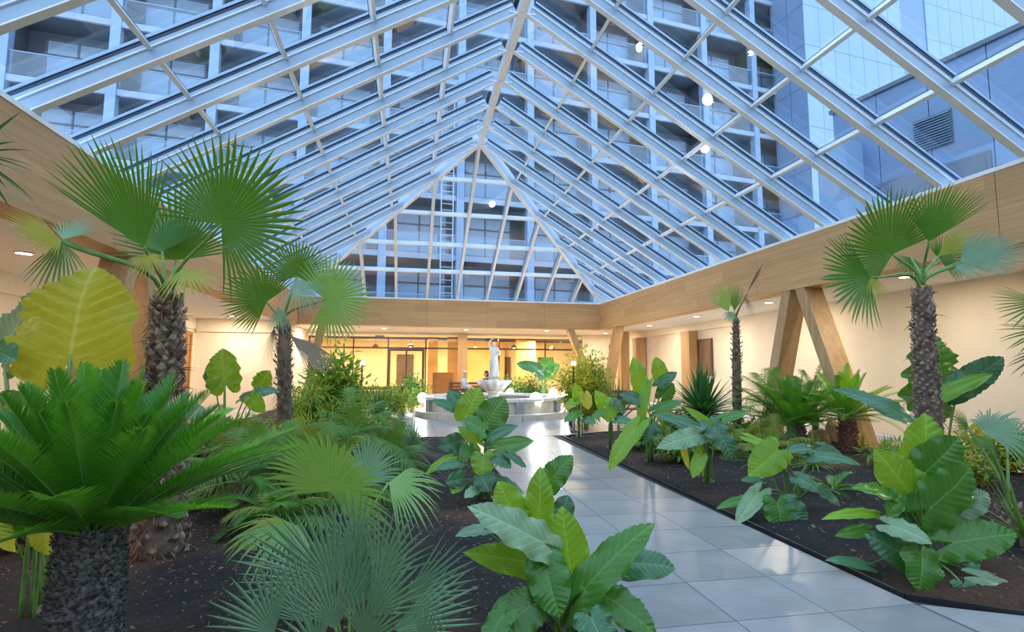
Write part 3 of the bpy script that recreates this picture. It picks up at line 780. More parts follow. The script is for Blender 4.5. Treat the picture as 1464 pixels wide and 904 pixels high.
M['bush_y'] = leafmat('shrub_leaf_yellow', (0.42, 0.44, 0.05), (0.52, 0.52, 0.12), 0.38, (0.66, 0.62, 0.05), 0.4, 'fan', 1.0)
M['bush_d'] = leafmat('shrub_leaf_dark', (0.055, 0.19, 0.055), (0.12, 0.28, 0.09), 0.2, (0.12, 0.34, 0.06), 0.32, 'fan', 1.0)
M['petiole'] = plain('green_stalk', (0.20, 0.36, 0.09), 0.4, 0, 0.2, 12)
M['petiole_dry'] = plain('dry_stalk', (0.22, 0.15, 0.09), 0.8, 0, 0.2, 20)
M['bark'] = plain('fibrous_bark', (0.19, 0.13, 0.10), 0.95, 0, 0.55, 14, 0.8)
M['boot'] = plain('old_leaf_base', (0.33, 0.25, 0.19), 0.9, 0, 0.5, 9, 0.5)
M['cyc_boot'] = plain('sago_trunk_scale', (0.15, 0.145, 0.14), 0.75, 0, 0.85, 60, 0.5)
M['fibre'] = plain('palm_fibre', (0.24, 0.11, 0.07), 0.95, 0, 0.4, 25, 0.6)

def camdir(n):
    """(right, up, towards the camera) to a world direction"""
    return (rt*n[0]+up*n[1]-fw*n[2]).normalized()

_hs = [(1.0, 0.0), (0.97, 0.10), (0.90, 0.30), (0.76, 0.62), (0.56, 0.86), (0.32, 0.98), (0.06, 1.0), (-0.16, 0.92), (-0.31, 0.72), (-0.36, 0.47), (-0.29, 0.24), (-0.13, 0.07), (-0.01, 0.012)]
def _outline(n):
    P = np.array([(_hs[1][0], -_hs[1][1])]+_hs+[(0.05, -0.02)]); k = len(_hs)
    out = []
    for i in range(n+1):
        s = i/n*(k-1); j = min(int(s), k-2); f = s-j
        p0, p1, p2, p3 = P[j], P[j+1], P[j+2], P[min(j+3, len(P)-1)]
        out.append(0.5*((2*p1)+(-p0+p2)*f+(2*p0-5*p1+4*p2-p3)*f*f+(-p0+3*p1-3*p2+p3)*f**3))
    out[-1] = np.array(_hs[-1]); return out
OUT_BIG, OUT_SMALL = _outline(58), _outline(26)
def heart(B, T, N, w, arch=0.10, fold=0.12, wave=0.03, seed=0, curl=0.0, nv=9.0, fine=6):
    """heart-shaped blade: attached at B, tip at T, upper side towards N"""
    r = random.Random(seed)
    B, T = Vector(B), Vector(T); x = T-B; L = x.length; x.normalize()
    z = Vector(N)-x*Vector(N).dot(x); z.normalize(); y = z.cross(x)
    ph = r.uniform(0, 6); nw = r.choice((5, 6, 7)); rough = r.uniform(0.7, 1.3)
    rows = []; uvr = []; OUT = OUT_BIG if fine > 5 else OUT_SMALL
    side = [(p[0], p[1]) for p in OUT]+[(p[0], -p[1]) for p in OUT[::-1]]
    for k in range(fine+1):
        rho = (k/fine)**0.85
        row = []; ur = []
        for (ox, oy) in side:
            # blade points spread from the midrib, so the inner rows follow the rib
            cx = max(0.0, ox)*0.9
            px_ = cx*(1-rho)+ox*rho
            py_ = oy*rho
            X, Y = px_*L, py_*w/2
            tt = max(0.0, px_)
            h = arch*L*4*(tt-tt*tt)*0.5 + fold*abs(Y) - (fold*1.3)*Y*Y/(w/2)*0.75
            phs = (px_-0.30*abs(py_))*nv
            h += 0.030*w*math.cos(2*PI*phs)*min(1, abs(py_)*3)
            if rho > 0.99 and fine > 5: Y = py_*(1+0.035*math.cos(2*PI*phs))*w/2; X += 0.006*L*math.sin(2*PI*phs)
            h += wave*w*abs(py_)**2.2*math.sin(ph+px_*nw*2.4*rough+(1.7 if oy > 0 else 0))*rho
            h -= curl*L*max(0, px_-0.55)**2
            if px_ < 0: h -= 0.35*abs(px_)*L*rho
            row.append(B+x*X+y*Y+z*h); ur.append((px_, py_))
        rows.append(row); uvr.append(ur)
    return MB().grid(rows, uvr)

def bez(a, c1, c2, b, n=10):
    a, c1, c2, b = map(Vector, (a, c1, c2, b)); out = []
    for i in range(n+1):
        t = i/n; out.append(a*(1-t)**3+c1*3*t*(1-t)**2+c2*3*t*t*(1-t)+b*t**3)
    return out
UPV = Vector((0, 0, 1))
def stalk(parent, a, b, ra, rb, lift=0.5, mat='petiole', name='petiole', n=8, end=None):
    a, b = Vector(a), Vector(b); L = (b-a).length
    c1 = a+UPV*L*lift; c2 = b+(end if end is not None else ((a-b)*0.15+UPV*L*0.12))
    pts = bez(a, c1, c2, b, 9)
    return MB().tube(pts, [ra+(rb-ra)*i/9 for i in range(10)], n).build(name, M[mat], parent, smooth=True)

def alocasia(base, leaves, label, seed=1, group=None, stub=0.05):
    """leaves: (bx, by, tx, ty, width px, depth at stalk, depth at tip, facing, material key)"""
    root = empty('elephant_ear_plant', base, label, 'plant', group)
    base = Vector(base); r = random.Random(seed)
    MB().lathe([(stub*0.9, -0.06), (stub*0.9, 0.0), (stub*0.6, 0.05), (stub*0.2, 0.07)], 12, base).build('stem', M['boot'], root, smooth=True)
    for i, (bx, by, tx, ty, wp, db, dt, n, k) in enumerate(leaves):
        B, T = at(bx, by, db), at(tx, ty, dt)
        w = wp*(db+dt)/2/F_PX
        big = w > 0.2
        lf_ = heart(B, T, camdir(n), w, r.uniform(0.03, 0.14), r.uniform(0.08, 0.26), r.uniform(0.06, 0.11), seed*100+i, r.uniform(0, 0.25), r.choice((7, 8, 8)), 7 if big or wp > 30 else 5).build('leaf', LM[k], root, smooth=True)
        if k == 'y': lf_['label'] = 'huge yellow-green backlit leaf' if w > 0.5 else 'yellowing leaf'
        elif k == 's': lf_['label'] = 'silvery grey-green leaf'
        out2 = Vector((B.x-base.x, B.y-base.y, 0)); out2 = out2.normalized() if out2.length > 1e-4 else Vector((1, 0, 0))
        a = base+out2*stub*r.uniform(0.3, 1.1)+Vector((r.uniform(-1, 1)*stub*0.5, r.uniform(-1, 1)*stub*0.5, 0.0))
        ra = max(0.006, min(0.02, w*0.055))
        out = (T-B).normalized()
        stalk(root, a, B-camdir(n)*0.004, ra*1.15, ra*0.55, 0.36, end=(a-B)*0.2-out*0.10*(B-a).length+UPV*0.03)
    return root

def fan(H, T, N, spread=240, nseg=36, split=0.5, droop=0.08, fold=0.35, asym=0.0, seed=0, rmin=0.7, width=1.0, cup=0.08, stiff=True):
    """palmate blade: hub H, tip of the middle segment T, face towards N"""
    r = random.Random(seed)
    H, T = Vector(H), Vector(T); x = T-H; R = x.length; x.normalize()
    z = Vector(N)-x*Vector(N).dot(x); z.normalize(); y = z.cross(x)
    sp = math.radians(spread); da = sp/nseg
    mb = MB(); fr = (0.0, 0.22, 0.42, 0.60, 0.78, 0.92, 1.0) if nseg <= 44 else (0.0, 0.25, 0.5, 0.75, 1.0)
    for i in range(nseg):
        a = -sp/2+da*(i+0.5)
        q_ = abs(a)/(sp/2)
        Rs = R*(1-(1-rmin)*q_**1.6)*r.uniform(0.93, 1.04)*(1+asym*a)
        sps = split*(1-0.25*q_)
        bend = r.uniform(-0.05, 0.05); dr = droop*r.uniform(0.5, 1.6)*(0.7+0.5*q_)
        rows = []; uvs = []
        for f in fr:
            wd = math.tan(da/2)*f*Rs*width if f <= sps else math.tan(da/2)*sps*Rs*width*max(0.03, 1-((f-sps)/(1-sps))**2.4)
            aa = a+bend*max(0, f-sps)
            c = H+(x*math.cos(aa)+y*math.sin(aa))*Rs*f+z*(cup*R*f*f)
            g = max(0.0, (f-sps)/(1-sps)) if not stiff else max(0.0, (f-0.35)/0.65)
            c = c-UPV*(dr*Rs*g*g)
            t_ = -x*math.sin(aa)+y*math.cos(aa)
            zz = z*fold*wd
            rows.append((c-t_*wd-zz*0.5, c+zz*0.7, c+t_*wd-zz*0.5)); uvs.append(((f, 0.0), (f, 0.5+0.0), (f, 1.0)))
        mb.grid(rows, uvs)
    return mb

def strip_leaf(mb, a, d, nrm, L, w, sag, seg=4):
    """one narrow leaflet from a along d"""
    d = d.normalized(); s_ = d.cross(nrm)
    s_ = s_.normalized() if s_.length > 1e-6 else Vector((1, 0, 0)); rows = []; uv = []
    for i in range(seg+1):
        f = i/seg; ww = w/2*(1-f**2.2)*(0.55+0.45*min(1, f*5))+0.0004
        c = a+d*L*f-UPV*sag*L*f*f
        rows.append((c-s_*ww, c+nrm*ww*0.35, c+s_*ww)); uv.append(((f, 0.0), (f, 0.5), (f, 1.0)))
    mb.grid(rows, uv)

def frond(O, D, L, arch, n, ll, lw, vee=0.5, sag=0.1, seed=0, start=0.1, fwd=0.7, seg=3, twist=0.0):
    """feather leaf: rachis from O along D, falling by arch*L at the end; returns (rachis mesh, leaflet mesh)"""
    r = random.Random(seed); D = D.normalized()
    side0 = D.cross(UPV); side0 = side0.normalized() if side0.length > 1e-4 else Vector((1, 0, 0))
    pts = []
    for i in range(13):
        f = i/12; pts.append(O+D*L*f-UPV*arch*L*(f**2.0)+side0*twist*L*f*f)
    rb = MB().tube(pts, [max(0.0016, lw*0.75*(1-0.85*i/12)) for i in range(13)], 6)
    lb = MB()
    for i in range(n):
        f = start+(1-start)*(i+0.5)/n
        j = min(11, int(f*12)); g = f*12-j
        p = pts[j]*(1-g)+pts[j+1]*g; tdir = (pts[j+1]-pts[j]).normalized()
        s_ = tdir.cross(UPV); s_ = s_.normalized() if s_.length > 1e-4 else side0
        nrm = s_.cross(tdir).normalized()
        prof = math.sin(PI*min(1, 0.12+f*0.86))**0.6
        for sg in (-1, 1):
            d = s_*sg*(1-0.35*f)+tdir*(fwd*(0.7+0.7*f))+nrm*vee
            strip_leaf(lb, p, d+Vector((r.uniform(-1, 1), r.uniform(-1, 1), r.uniform(-1, 1)))*0.05, nrm, ll*prof*r.uniform(0.9, 1.08), lw, sag*r.uniform(0.7, 1.4), seg)
    return rb, lb

def add_frond(root, fr_args, mat, name='frond', rmat='petiole'):
    rb, lb = frond(*fr_args[0], **fr_args[1])
    o = lb.build(name, M[mat], root, smooth=False)
    rb.build('rachis', M[rmat], o, tuple(root.location), smooth=True)
    return o

def trunk(root, pts, rad, boots=0, bl=0.06, bw=0.05, mat='bark', bmat='boot', seed=0, tilt=0.9, fibre=0):
    """trunk through world points; its old leaf bases are one fine shaggy part"""
    r = random.Random(seed)
    pts = [Vector(p) for p in pts]
    N_ = 28; fine = []; rr = []
    for i in range(N_+1):
        s_ = i/N_*(len(pts)-1); j = min(int(s_), len(pts)-2); f = s_-j
        fine.append(pts[j]*(1-f)+pts[j+1]*f); rr.append((rad[j]*(1-f)+rad[j+1]*f)*(1+0.05*math.sin(i*1.9)+r.uniform(-0.03, 0.03)))
    t_ = MB().tube(fine, rr, 16).build('trunk', M[mat], root, smooth=True)
    if boots:
        mb = MB()
        for i in range(boots):
            f = (i+r.random())/boots*N_; j = min(int(f), N_-1); g = f-j
            c = fine[j]*(1-g)+fine[j+1]*g; R_ = rr[j]*(1-g)+rr[j+1]*g
            ax = (fine[j+1]-fine[j]).normalized()
            a = i*2.39996+r.uniform(-0.2, 0.2)
            u = ax.cross(Vector((math.cos(a), math.sin(a), 0.1))).normalized(); o_ = u.cross(ax).normalized()
            s_ = r.uniform(0.7, 1.3); w = bw*s_; l = bl*s_; tl = tilt*r.uniform(0.3, 1.3)
            p = c+o_*R_*0.90
            d = (ax*1.0+o_*tl).normalized(); nn = (o_-ax*0.4).normalized()
            tip = p+d*l+u*r.uniform(-0.2, 0.2)*w
            mb.add([p-u*w/2, p+u*w/2, p+u*w*0.38+d*l*0.6+nn*w*0.12, p-u*w*0.38+d*l*0.6+nn*w*0.12, tip+u*w*0.1, tip-u*w*0.1,
                    p+nn*w*0.35+ax*0.0, p+d*l*0.6+nn*w*0.42],
                   [(0, 6, 3), (6, 7, 3), (1, 2, 6), (2, 7, 6), (3, 7, 5), (7, 4, 5), (7, 2, 4), (0, 3, 5, 4, 2, 1)])
        o = mb.build('leaf_bases', M[bmat], root); o['kind'] = 'stuff'
    if fibre:
        mb = MB()
        for i in range(fibre):
            f = r.random()**1.3*N_; j = min(int(f), N_-1); c = fine[j]; R_ = rr[j]; a = r.uniform(0, 2*PI)
            p = c+Vector((math.cos(a), math.sin(a), 0))*R_*1.0
            d = Vector((math.cos(a+r.uniform(-1, 1)), math.sin(a+r.uniform(-1, 1)), r.uniform(-1.2, 0.8)))
            strip_leaf(mb, p, d, Vector((math.cos(a), math.sin(a), 0.01)), r.uniform(0.05, 0.16), 0.009, 0.3, 2)
        o = mb.build('fibres', M['fibre'], root); o['kind'] = 'stuff'
    return fine[-1]

def fan_palm(base, tpts, trad, leaves, label, seed=0, boots=160, bl=0.07, bw=0.05, mats='fan', group=None, fibre=0, cat='palm', name='fan_palm'):
    """leaves: dict(h=(px,py,d), t=(px,py,d), n=facing, **fan options)"""
    root = empty(name, base, label, cat, group)
    top = trunk(root, tpts, trad, boots, bl, bw, seed=seed, fibre=fibre)
    r = random.Random(seed)
    for i, lf in enumerate(leaves):
        lf = dict(lf); H = at(*lf.pop('h')); T = at(*lf.pop('t')); n = camdir(lf.pop('n')); mt = lf.pop('m', mats); src = lf.pop('src', None); pr = lf.pop('pr', 0.011)
        o = fan(H, T, n, seed=seed*50+i, **lf).build('leaf', M[mt], root, smooth=False)
        if mt == 'fan_dry': o['label'] = 'dead grey-brown dry leaf'
        elif mt == 'fan_yellow': o['label'] = 'yellowing leaf'
        s_ = at(*src) if src else top-UPV*r.uniform(0.0, 0.08)
        stalk(root, s_, H, pr*1.5, pr*0.8, 0.35, 'petiole_dry' if mt == 'fan_dry' else 'petiole', end=(s_-H)*0.3)
    return root

def cycad(base, th, tr, n, L, label, seed=0, ll=0.13, lw=0.012, nl=42, elev=(8, 82), mats=('cycad',), arch=0.22, boots=260, bl=0.05, bw=0.035, vee=0.35, btilt=0.9, spin=0.0, tm='cyc_boot', skip=None, group=None, seg=3):
    root = empty('sago_palm', base, label, 'palm', group); base = Vector(base)
    top = trunk(root, [base-UPV*0.05, base+UPV*th*0.5, base+UPV*th], [tr*1.02, tr*1.05, tr*0.9], boots, bl, bw, tm, tm, seed, btilt)
    r = random.Random(seed)
    for i in range(n):
        f = i/max(1, n-1); e = math.radians(elev[1]+(elev[0]-elev[1])*f**0.8+r.uniform(-6, 6))
        a = i*2.39996+spin+r.uniform(-0.15, 0.15)
        if skip and skip(a, e): continue
        D = Vector((math.cos(a)*math.cos(e), math.sin(a)*math.cos(e), math.sin(e)))
        l_ = L*r.uniform(0.88, 1.08)*(0.85+0.2*f)
        add_frond(root, ((top+Vector((D.x, D.y, 0))*tr*0.45-UPV*0.02*f, D, l_, arch*r.uniform(0.7, 1.4)*(0.5+0.8*math.cos(e)), nl, ll, lw), dict(vee=vee, sag=0.06, seed=seed*99+i, start=0.14, fwd=0.75, seg=seg)), mats[0 if r.random() < 0.75 or len(mats) == 1 else 1])
    return root

def feather_palm(base, th, tr, n, L, label, seed=0, ll=0.22, lw=0.010, nl=34, elev=(10, 80), mats=('date',), arch=0.6, vee=0.15, sag=0.5, boots=40, group=None, lean=(0, 0)):
    root = empty('feather_palm', base, label, 'palm', group); base = Vector(base)
    tp = base+UPV*th+Vector((lean[0], lean[1], 0))
    top = trunk(root, [base-UPV*0.05, (base+tp)/2, tp], [tr*1.1, tr, tr*0.85], boots, 0.07, 0.04, 'bark', 'boot', seed)
    r = random.Random(seed)
    for i in range(n):
        f = i/max(1, n-1); e = math.radians(elev[1]+(elev[0]-elev[1])*f+r.uniform(-6, 6)); a = i*2.39996+r.uniform(-0.3, 0.3)
        D = Vector((math.cos(a)*math.cos(e), math.sin(a)*math.cos(e), math.sin(e)))
        add_frond(root, ((top, D, L*r.uniform(0.85, 1.1), arch*r.uniform(0.7, 1.2)*(0.4+0.7*math.cos(e)), nl, ll, lw), dict(vee=vee, sag=sag, seed=seed*77+i, start=0.18, fwd=0.55, seg=3, twist=r.uniform(-0.2, 0.2))), r.choice(mats))
    return root

def rosette(base, th, n, L, w, label, seed=0, mat='bush_d', elev=(5, 85), sag=0.25, name='spiky_rosette_plant', group=None, tr=0.03, heads=((0, 0, 1.0),), joined=False):
    """sword-leaved plant: each head is a burst of strap leaves"""
    root = empty(name, base, label, 'plant', group); base = Vector(base); r = random.Random(seed)
    acc = MB()
    for hx, hy, hs in heads:
        tp = base+Vector((hx, hy, th*hs))
        MB().tube([base-UPV*0.05, (base+tp)/2+Vector((hx, hy, 0))*-0.1, tp], [tr*1.2, tr, tr*0.9], 10).build('stem', M['boot'], root, smooth=True)
        for i in range(n):
            f = i/max(1, n-1); e = math.radians(elev[1]+(elev[0]-elev[1])*f+r.uniform(-8, 8)); a = i*2.39996
            D = Vector((math.cos(a)*math.cos(e), math.sin(a)*math.cos(e), math.sin(e)))
            nr = D.cross(UPV).cross(D)
            mb = acc if joined else MB()
            strip_leaf(mb, tp, D, nr.normalized() if nr.length > 1e-4 else Vector((1, 0, 0)), L*r.uniform(0.8, 1.1), w, sag*r.uniform(0.4, 1.5)*math.cos(e), 5)
            if not joined: mb.build('leaf', M[mat], root)
    if joined: acc.build('foliage', M[mat], root)
    return root

def bush(base, size, nleaf, ll, lw, label, seed=0, mats=('bush',), name='leafy_shrub', stems=7, cat='shrub', group=None, droop=0.2):
    """shrub of branching twigs with separate leaves gathered as its foliage"""
    root = empty(name, base, label, cat, group); base = Vector(base); r = random.Random(seed)
    st = MB(); tips = []
    for i in range(stems):
        a = i*2.39996+r.uniform(-.3, .3); rr = math.sqrt((i+0.5)/stems)
        tp = base+Vector((math.cos(a)*size[0]*0.75*rr, math.sin(a)*size[1]*0.75*rr, size[2]*(0.95-0.35*rr*rr)*r.uniform(0.85, 1.05)))
        pts = bez(base+Vector((math.cos(a), math.sin(a), 0))*0.05*rr-UPV*0.03, base+UPV*size[2]*0.4, tp-UPV*size[2]*0.25, tp, 8)
        st.tube(pts, [0.014*(1-0.8*k/8)+0.002 for k in range(9)], 6); tips.append(pts)
    st.build('stems', M['boot'], root, smooth=True)
    acc = [MB() for _ in mats]
    for i in range(nleaf):
        pts = tips[i % stems]; k = r.uniform(2.2, 8); j = min(7, int(k)); p = pts[j]*(1-(k-j))+pts[j+1]*(k-j)
        v = Vector((r.gauss(0, 1), r.gauss(0, 1), r.gauss(0, 0.8))).normalized()
        p = p+Vector((v.x*size[0]*0.34, v.y*size[1]*0.34, v.z*size[2]*0.22))*r.random()**0.6
        if p.z < base.z+0.03: p.z = base.z+0.03+r.random()*0.1
        d = (v+UPV*r.uniform(-0.3, 0.7)); nr = Vector((r.uniform(-.6, .6), r.uniform(-.6, .6), 1))
        strip_leaf(acc[r.randrange(len(mats))], p, d, nr.normalized(), ll*r.uniform(0.7, 1.2), lw, droop, 3)
    for a_, m_ in zip(acc, mats): a_.build('foliage', M[m_], root)
    return root

def foot(px, py, d, z=0.0):
    p = at(px, py, d); p.z = z; return p
def gp(px, py): 
    p = ground(px, py); p.z = 0.0; return p
C_ = (0, 0.25, 0.95); U_ = (0, 0.8, 0.55); UL = (-0.35, 0.6, 0.65); URt = (0.35, 0.6, 0.65); CL = (-0.4, 0.2, 0.85); CR = (0.4, 0.2, 0.85); D_ = (0, -0.15, 0.98)

# ---- elephant ears along the path
alocasia(gp(806, 905), [
    (776, 776, 669, 724, 60, 2.72, 2.60, (-0.25, 0.75, 0.6), 's'), (737, 738, 712, 688, 46, 3.02, 3.08, C_, 'l'), (770, 748, 773, 667, 43, 3.02, 3.10, C_, 'l'),
    (784, 690, 819, 651, 38, 3.15, 3.2, (-0.1, 0.5, 0.85), 'm'), (816, 818, 803, 724, 62, 2.82, 2.9, (-0.15, 0.2, 0.95), 'l'), (836, 842, 936, 746, 54, 2.68, 2.8, (-0.45, 0.55, 0.7), 'm'),
    (893, 806, 967, 812, 48, 2.85, 2.85, (0.05, 0.75, 0.65), 'b'), (862, 850, 940, 908, 54, 2.7, 2.55, (0.1, 0.7, 0.7), 'm'), (768, 806, 664, 790, 46, 2.85, 2.7, (0.05, 0.55, 0.8), 'l'),
    (780, 812, 800, 884, 62, 2.68, 2.55, (-0.1, 0.45, 0.9), 'm'), (756, 868, 706, 912, 60, 2.6, 2.5, (-0.15, 0.5, 0.85), 'm'), (846, 886, 868, 935, 60, 2.5, 2.4, (0.2, 0.7, 0.65), 'b'),
    (690, 757, 651, 766, 20, 2.8, 2.75, U_, 's'), (742, 852, 702, 875, 24, 2.7, 2.62, UL, 'm'), (803, 735, 813, 708, 32, 3.1, 3.15, C_, 'b'), (720, 880, 690, 930, 40, 2.5, 2.4, UL, 'm')],
    'large elephant ear plant with silvery top leaf, in the foreground beside the path', 1, stub=0.09)
alocasia(gp(1325, 808), [
    (1314, 676, 1322, 590, 72, 3.95, 4.0, C_, 'l'), (1322, 676, 1372, 625, 62, 3.85, 3.9, (0.1, 0.4, 0.9), 'm'), (1306, 712, 1250, 642, 62, 3.8, 3.85, (-0.2, 0.25, 0.92), 'l'),
    (1332, 724, 1388, 668, 66, 3.7, 3.75, (0.15, 0.35, 0.9), 'm'), (1279, 709, 1220, 696, 30, 3.75, 3.6, U_, 'm'), (1283, 712, 1268, 740, 28, 3.7, 3.65, C_, 'm'),
    (1242, 734, 1175, 742, 18, 3.75, 3.7, U_, 'l'), (1275, 752, 1333, 777, 32, 3.6, 3.45, (0, 0.6, 0.8), 's'), (1302, 798, 1237, 764, 50, 3.6, 3.65, (-0.2, 0.5, 0.85), 'b'),
    (1318, 796, 1314, 848, 56, 3.5, 3.4, (0, 0.4, 0.9), 'm'), (1364, 776, 1456, 762, 54, 3.65, 3.6, (0, 0.6, 0.8), 'm'), (1238, 758, 1194, 767, 20, 3.8, 3.75, UL, 'm'),
    (1376, 728, 1414, 704, 36, 3.9, 3.95, (0.2, 0.6, 0.75), 's'), (1378, 838, 1386, 864, 38, 3.45, 3.4, C_, 'b'), (1402, 826, 1464, 850, 28, 3.5, 3.45, U_, 's'), (1236, 808, 1180, 800, 18, 3.7, 3.75, U_, 'b'),
    (1380, 798, 1402, 816, 22, 3.6, 3.55, C_, 'b'), (1300, 600, 1190, 556, 34, 4.3, 4.4, (-0.15, 0.75, 0.6), 'b'), (1300, 745, 1262, 722, 30, 3.8, 3.85, C_, 'b'), (1350, 700, 1402, 712, 30, 3.9, 3.9, U_, 'b')],
    'largest elephant ear plant on the right of the path, with a broad upright pale leaf', 2, stub=0.09)
alocasia(gp(1131, 727), [
    (1110, 646, 1070, 680, 46, 5.2, 5.05, (-0.25, 0.35, 0.9), 'l'), (1080, 630, 1132, 664, 20, 5.5, 5.4, (0.3, 0.7, 0.6), 'l'), (1157, 641, 1121, 645, 20, 5.4, 5.3, U_, 'b'),
    (1168, 653, 1231, 664, 22, 5.3, 5.2, U_, 'b'), (1142, 684, 1172, 704, 28, 5.2, 5.1, U_, 'b'), (1172, 700, 1202, 724, 24, 5.2, 5.1, URt, 'b'), (1084, 706, 1052, 751, 28, 5.1, 4.95, UL, 's'),
    (1112, 722, 1118, 764, 46, 5.0, 4.9, C_, 'm'), (1126, 722, 1151, 753, 40, 5.0, 4.9, C_, 'b'), (1086, 686, 1059, 687, 16, 5.4, 5.4, U_, 'b'), (1062, 714, 1024, 728, 14, 5.2, 5.15, U_, 'm'), (1178, 640, 1205, 652, 20, 5.6, 5.6, URt, 'b')],
    'low elephant ear plant with two bluish drooping leaves, near the path edge', 3, stub=0.09)
alocasia(gp(1013, 692), [
    (997, 622, 939, 641, 30, 6.1, 5.95, (-0.1, 0.6, 0.8), 's'), (1021, 611, 1047, 656, 40, 6.1, 5.95, (0.25, 0.45, 0.85), 'b'), (994, 609, 934, 592, 20, 6.3, 6.3, (0, 0.7, 0.7), 'b'), (1023, 614, 977, 581, 14, 6.3, 6.4, C_, 'l'),
    (1001, 665, 999, 615, 10, 6.1, 6.15, CL, 'l'), (976, 638, 985, 672, 10, 6.1, 6.0, CL, 'y'), (1001, 655, 990, 684, 20, 6.0, 5.9, CL, 'l'), (1030, 600, 1070, 590, 18, 6.5, 6.5, U_, 'm')],
    'elephant ear plant with grey-green spreading leaves and one yellowing leaf, on the dark soil', 4, stub=0.10)
alocasia(gp(929, 662), [
    (917, 556, 905, 510, 26, 7.3, 7.35, C_, 'l'), (945, 541, 937, 510, 24, 7.4, 7.45, C_, 'l'), (944, 549, 968, 532, 17, 7.2, 7.2, URt, 'b'), (923, 560, 913, 622, 15, 7.0, 6.9, CL, 'l'), (917, 574, 886, 563, 22, 7.0, 7.0, UL, 'b'),
    (909, 612, 870, 674, 28, 6.8, 6.6, (-0.5, 0.35, 0.8), 'l'), (931, 608, 922, 634, 24, 6.9, 6.8, C_, 'b'), (948, 567, 963, 548, 24, 7.2, 7.2, C_, 'm'), (940, 585, 975, 575, 20, 7.1, 7.1, U_, 'm')],
    'tall elephant ear plant with a bright upright leaf and one leaf hanging over the path', 5, stub=0.10)
alocasia(gp(873, 642), [
    (868, 588, 851, 558, 22, 8.3, 8.35, C_, 'l'), (875, 578, 868, 604, 22, 8.2, 8.1, C_, 'l'), (880, 576, 892, 592, 18, 8.2, 8.2, U_, 'b'), (884, 600, 906, 606, 18, 8.1, 8.0, U_, 'b'), (862, 590, 845, 598, 14, 8.2, 8.2, UL, 'm')],
    'slender elephant ear plant second from the far end of the right-hand bed', 6, stub=0.10)
alocasia(gp(829, 626), [
    (828, 570, 822, 548, 18, 9.2, 9.2, C_, 'l'), (836, 566, 842, 586, 18, 9.1, 9.0, C_, 'y'), (825, 592, 806, 604, 16, 9.1, 9.0, UL, 'm'), (838, 600, 852, 606, 16, 9.1, 9.0, U_, 'b'), (822, 574, 808, 585, 16, 9.2, 9.2, UL, 'l')],
    'small elephant ear plant at the far corner of the right-hand bed', 7, stub=0.11)
alocasia(gp(694, 713), [
    (668, 592, 686, 554, 40, 5.9, 6.0, C_, 'l'), (697, 603, 722, 568, 46, 5.7, 5.8, C_, 'm'), (655, 576, 641, 558, 24, 6.1, 6.2, C_, 'b'), (646, 583, 617, 572, 14, 6.0, 6.0, UL, 'b'), (690, 614, 660, 600, 32, 5.6, 5.6, U_, 'm'), (702, 626, 741, 608, 20, 5.6, 5.6, (-0.2, 0.6, 0.75), 'b'),
    (712, 641, 764, 630, 27, 5.5, 5.45, (-0.1, 0.6, 0.8), 'm'), (680, 632, 654, 610, 16, 5.7, 5.8, UL, 'l'), (655, 632, 627, 640, 28, 5.7, 5.6, C_, 'b'), (642, 655, 608, 678, 16, 5.6, 5.5, UL, 'l'), (656, 662, 623, 672, 17, 5.5, 5.4, U_, 'b'), (690, 654, 691, 684, 34, 5.4, 5.3, C_, 'l'),
    (711, 655, 731, 670, 22, 5.4, 5.35, U_, 'b'), (729, 650, 753, 669, 14, 5.4, 5.4, URt, 'b'), (660, 685, 637, 690, 26, 5.4, 5.3, C_, 'b'), (690, 682, 700, 704, 32, 5.3, 5.2, C_, 'b'), (655, 690, 646, 706, 22, 5.4, 5.3, C_, 'l'), (680, 700, 664, 712, 18, 5.3, 5.2, U_, 's'), (714, 685, 749, 706, 16, 5.4, 5.3, URt, 'b'), (668, 640, 660, 664, 20, 5.6, 5.5, C_, 'm')],
    'dense tall elephant ear plant on the left of the path, in front of the fountain', 8, stub=0.10)
alocasia(foot(80, 700, 3.1), [
    (101, 507, 134, 378, 162, 3.05, 3.25, (0.1, -0.1, 1.0), 'y'), (8, 500, 62, 412, 88, 3.6, 3.7, (-0.3, 0.5, 0.8), 's'), (-14, 500, 22, 515, 46, 3.0, 2.9, (0, 0.7, 0.7), 'b'), (5, 745, 22, 790, 30, 2.9, 2.8, C_, 'y'), (62, 735, 70, 795, 44, 2.8, 2.75, (0.3, 0.3, 0.9), 'y'),
    (30, 690, -25, 722, 42, 2.8, 2.75, U_, 's'), (40, 590, -10, 570, 50, 3.0, 3.1, CL, 'm')],
    'elephant ear plant with one huge yellow-green leaf lit from behind', 9, stub=0.08)
alocasia(foot(325, 640, 6.0), [
    (321, 546, 318, 498, 48, 6.0, 6.1, C_, 'l'), (306, 548, 296, 520, 28, 6.2, 6.3, CL, 'b'), (372, 552, 386, 530, 30, 6.3, 6.3, C_, 'l'), (352, 566, 400, 560, 26, 6.0, 5.9, U_, 'b'), (280, 590, 250, 575, 26, 5.8, 5.8, U_, 's'), (360, 570, 378, 590, 24, 5.8, 5.8, C_, 'l')],
    'elephant ear plant glowing light green before the cream wall, behind the big sago palm', 10)
alocasia(foot(1347, 640, 5.9), [
    (1330, 562, 1336, 476, 84, 5.9, 6.1, (0.1, 0.15, 1.0), 'm'), (1374, 553, 1436, 510, 40, 5.8, 5.8, (-0.1, 0.45, 0.85), 'b'), (1352, 562, 1420, 534, 24, 5.7, 5.65, (0, 0.75, 0.6), 'l')],
    'elephant ear plant with a round corrugated leaf behind the tall right-hand palm trunk', 11)
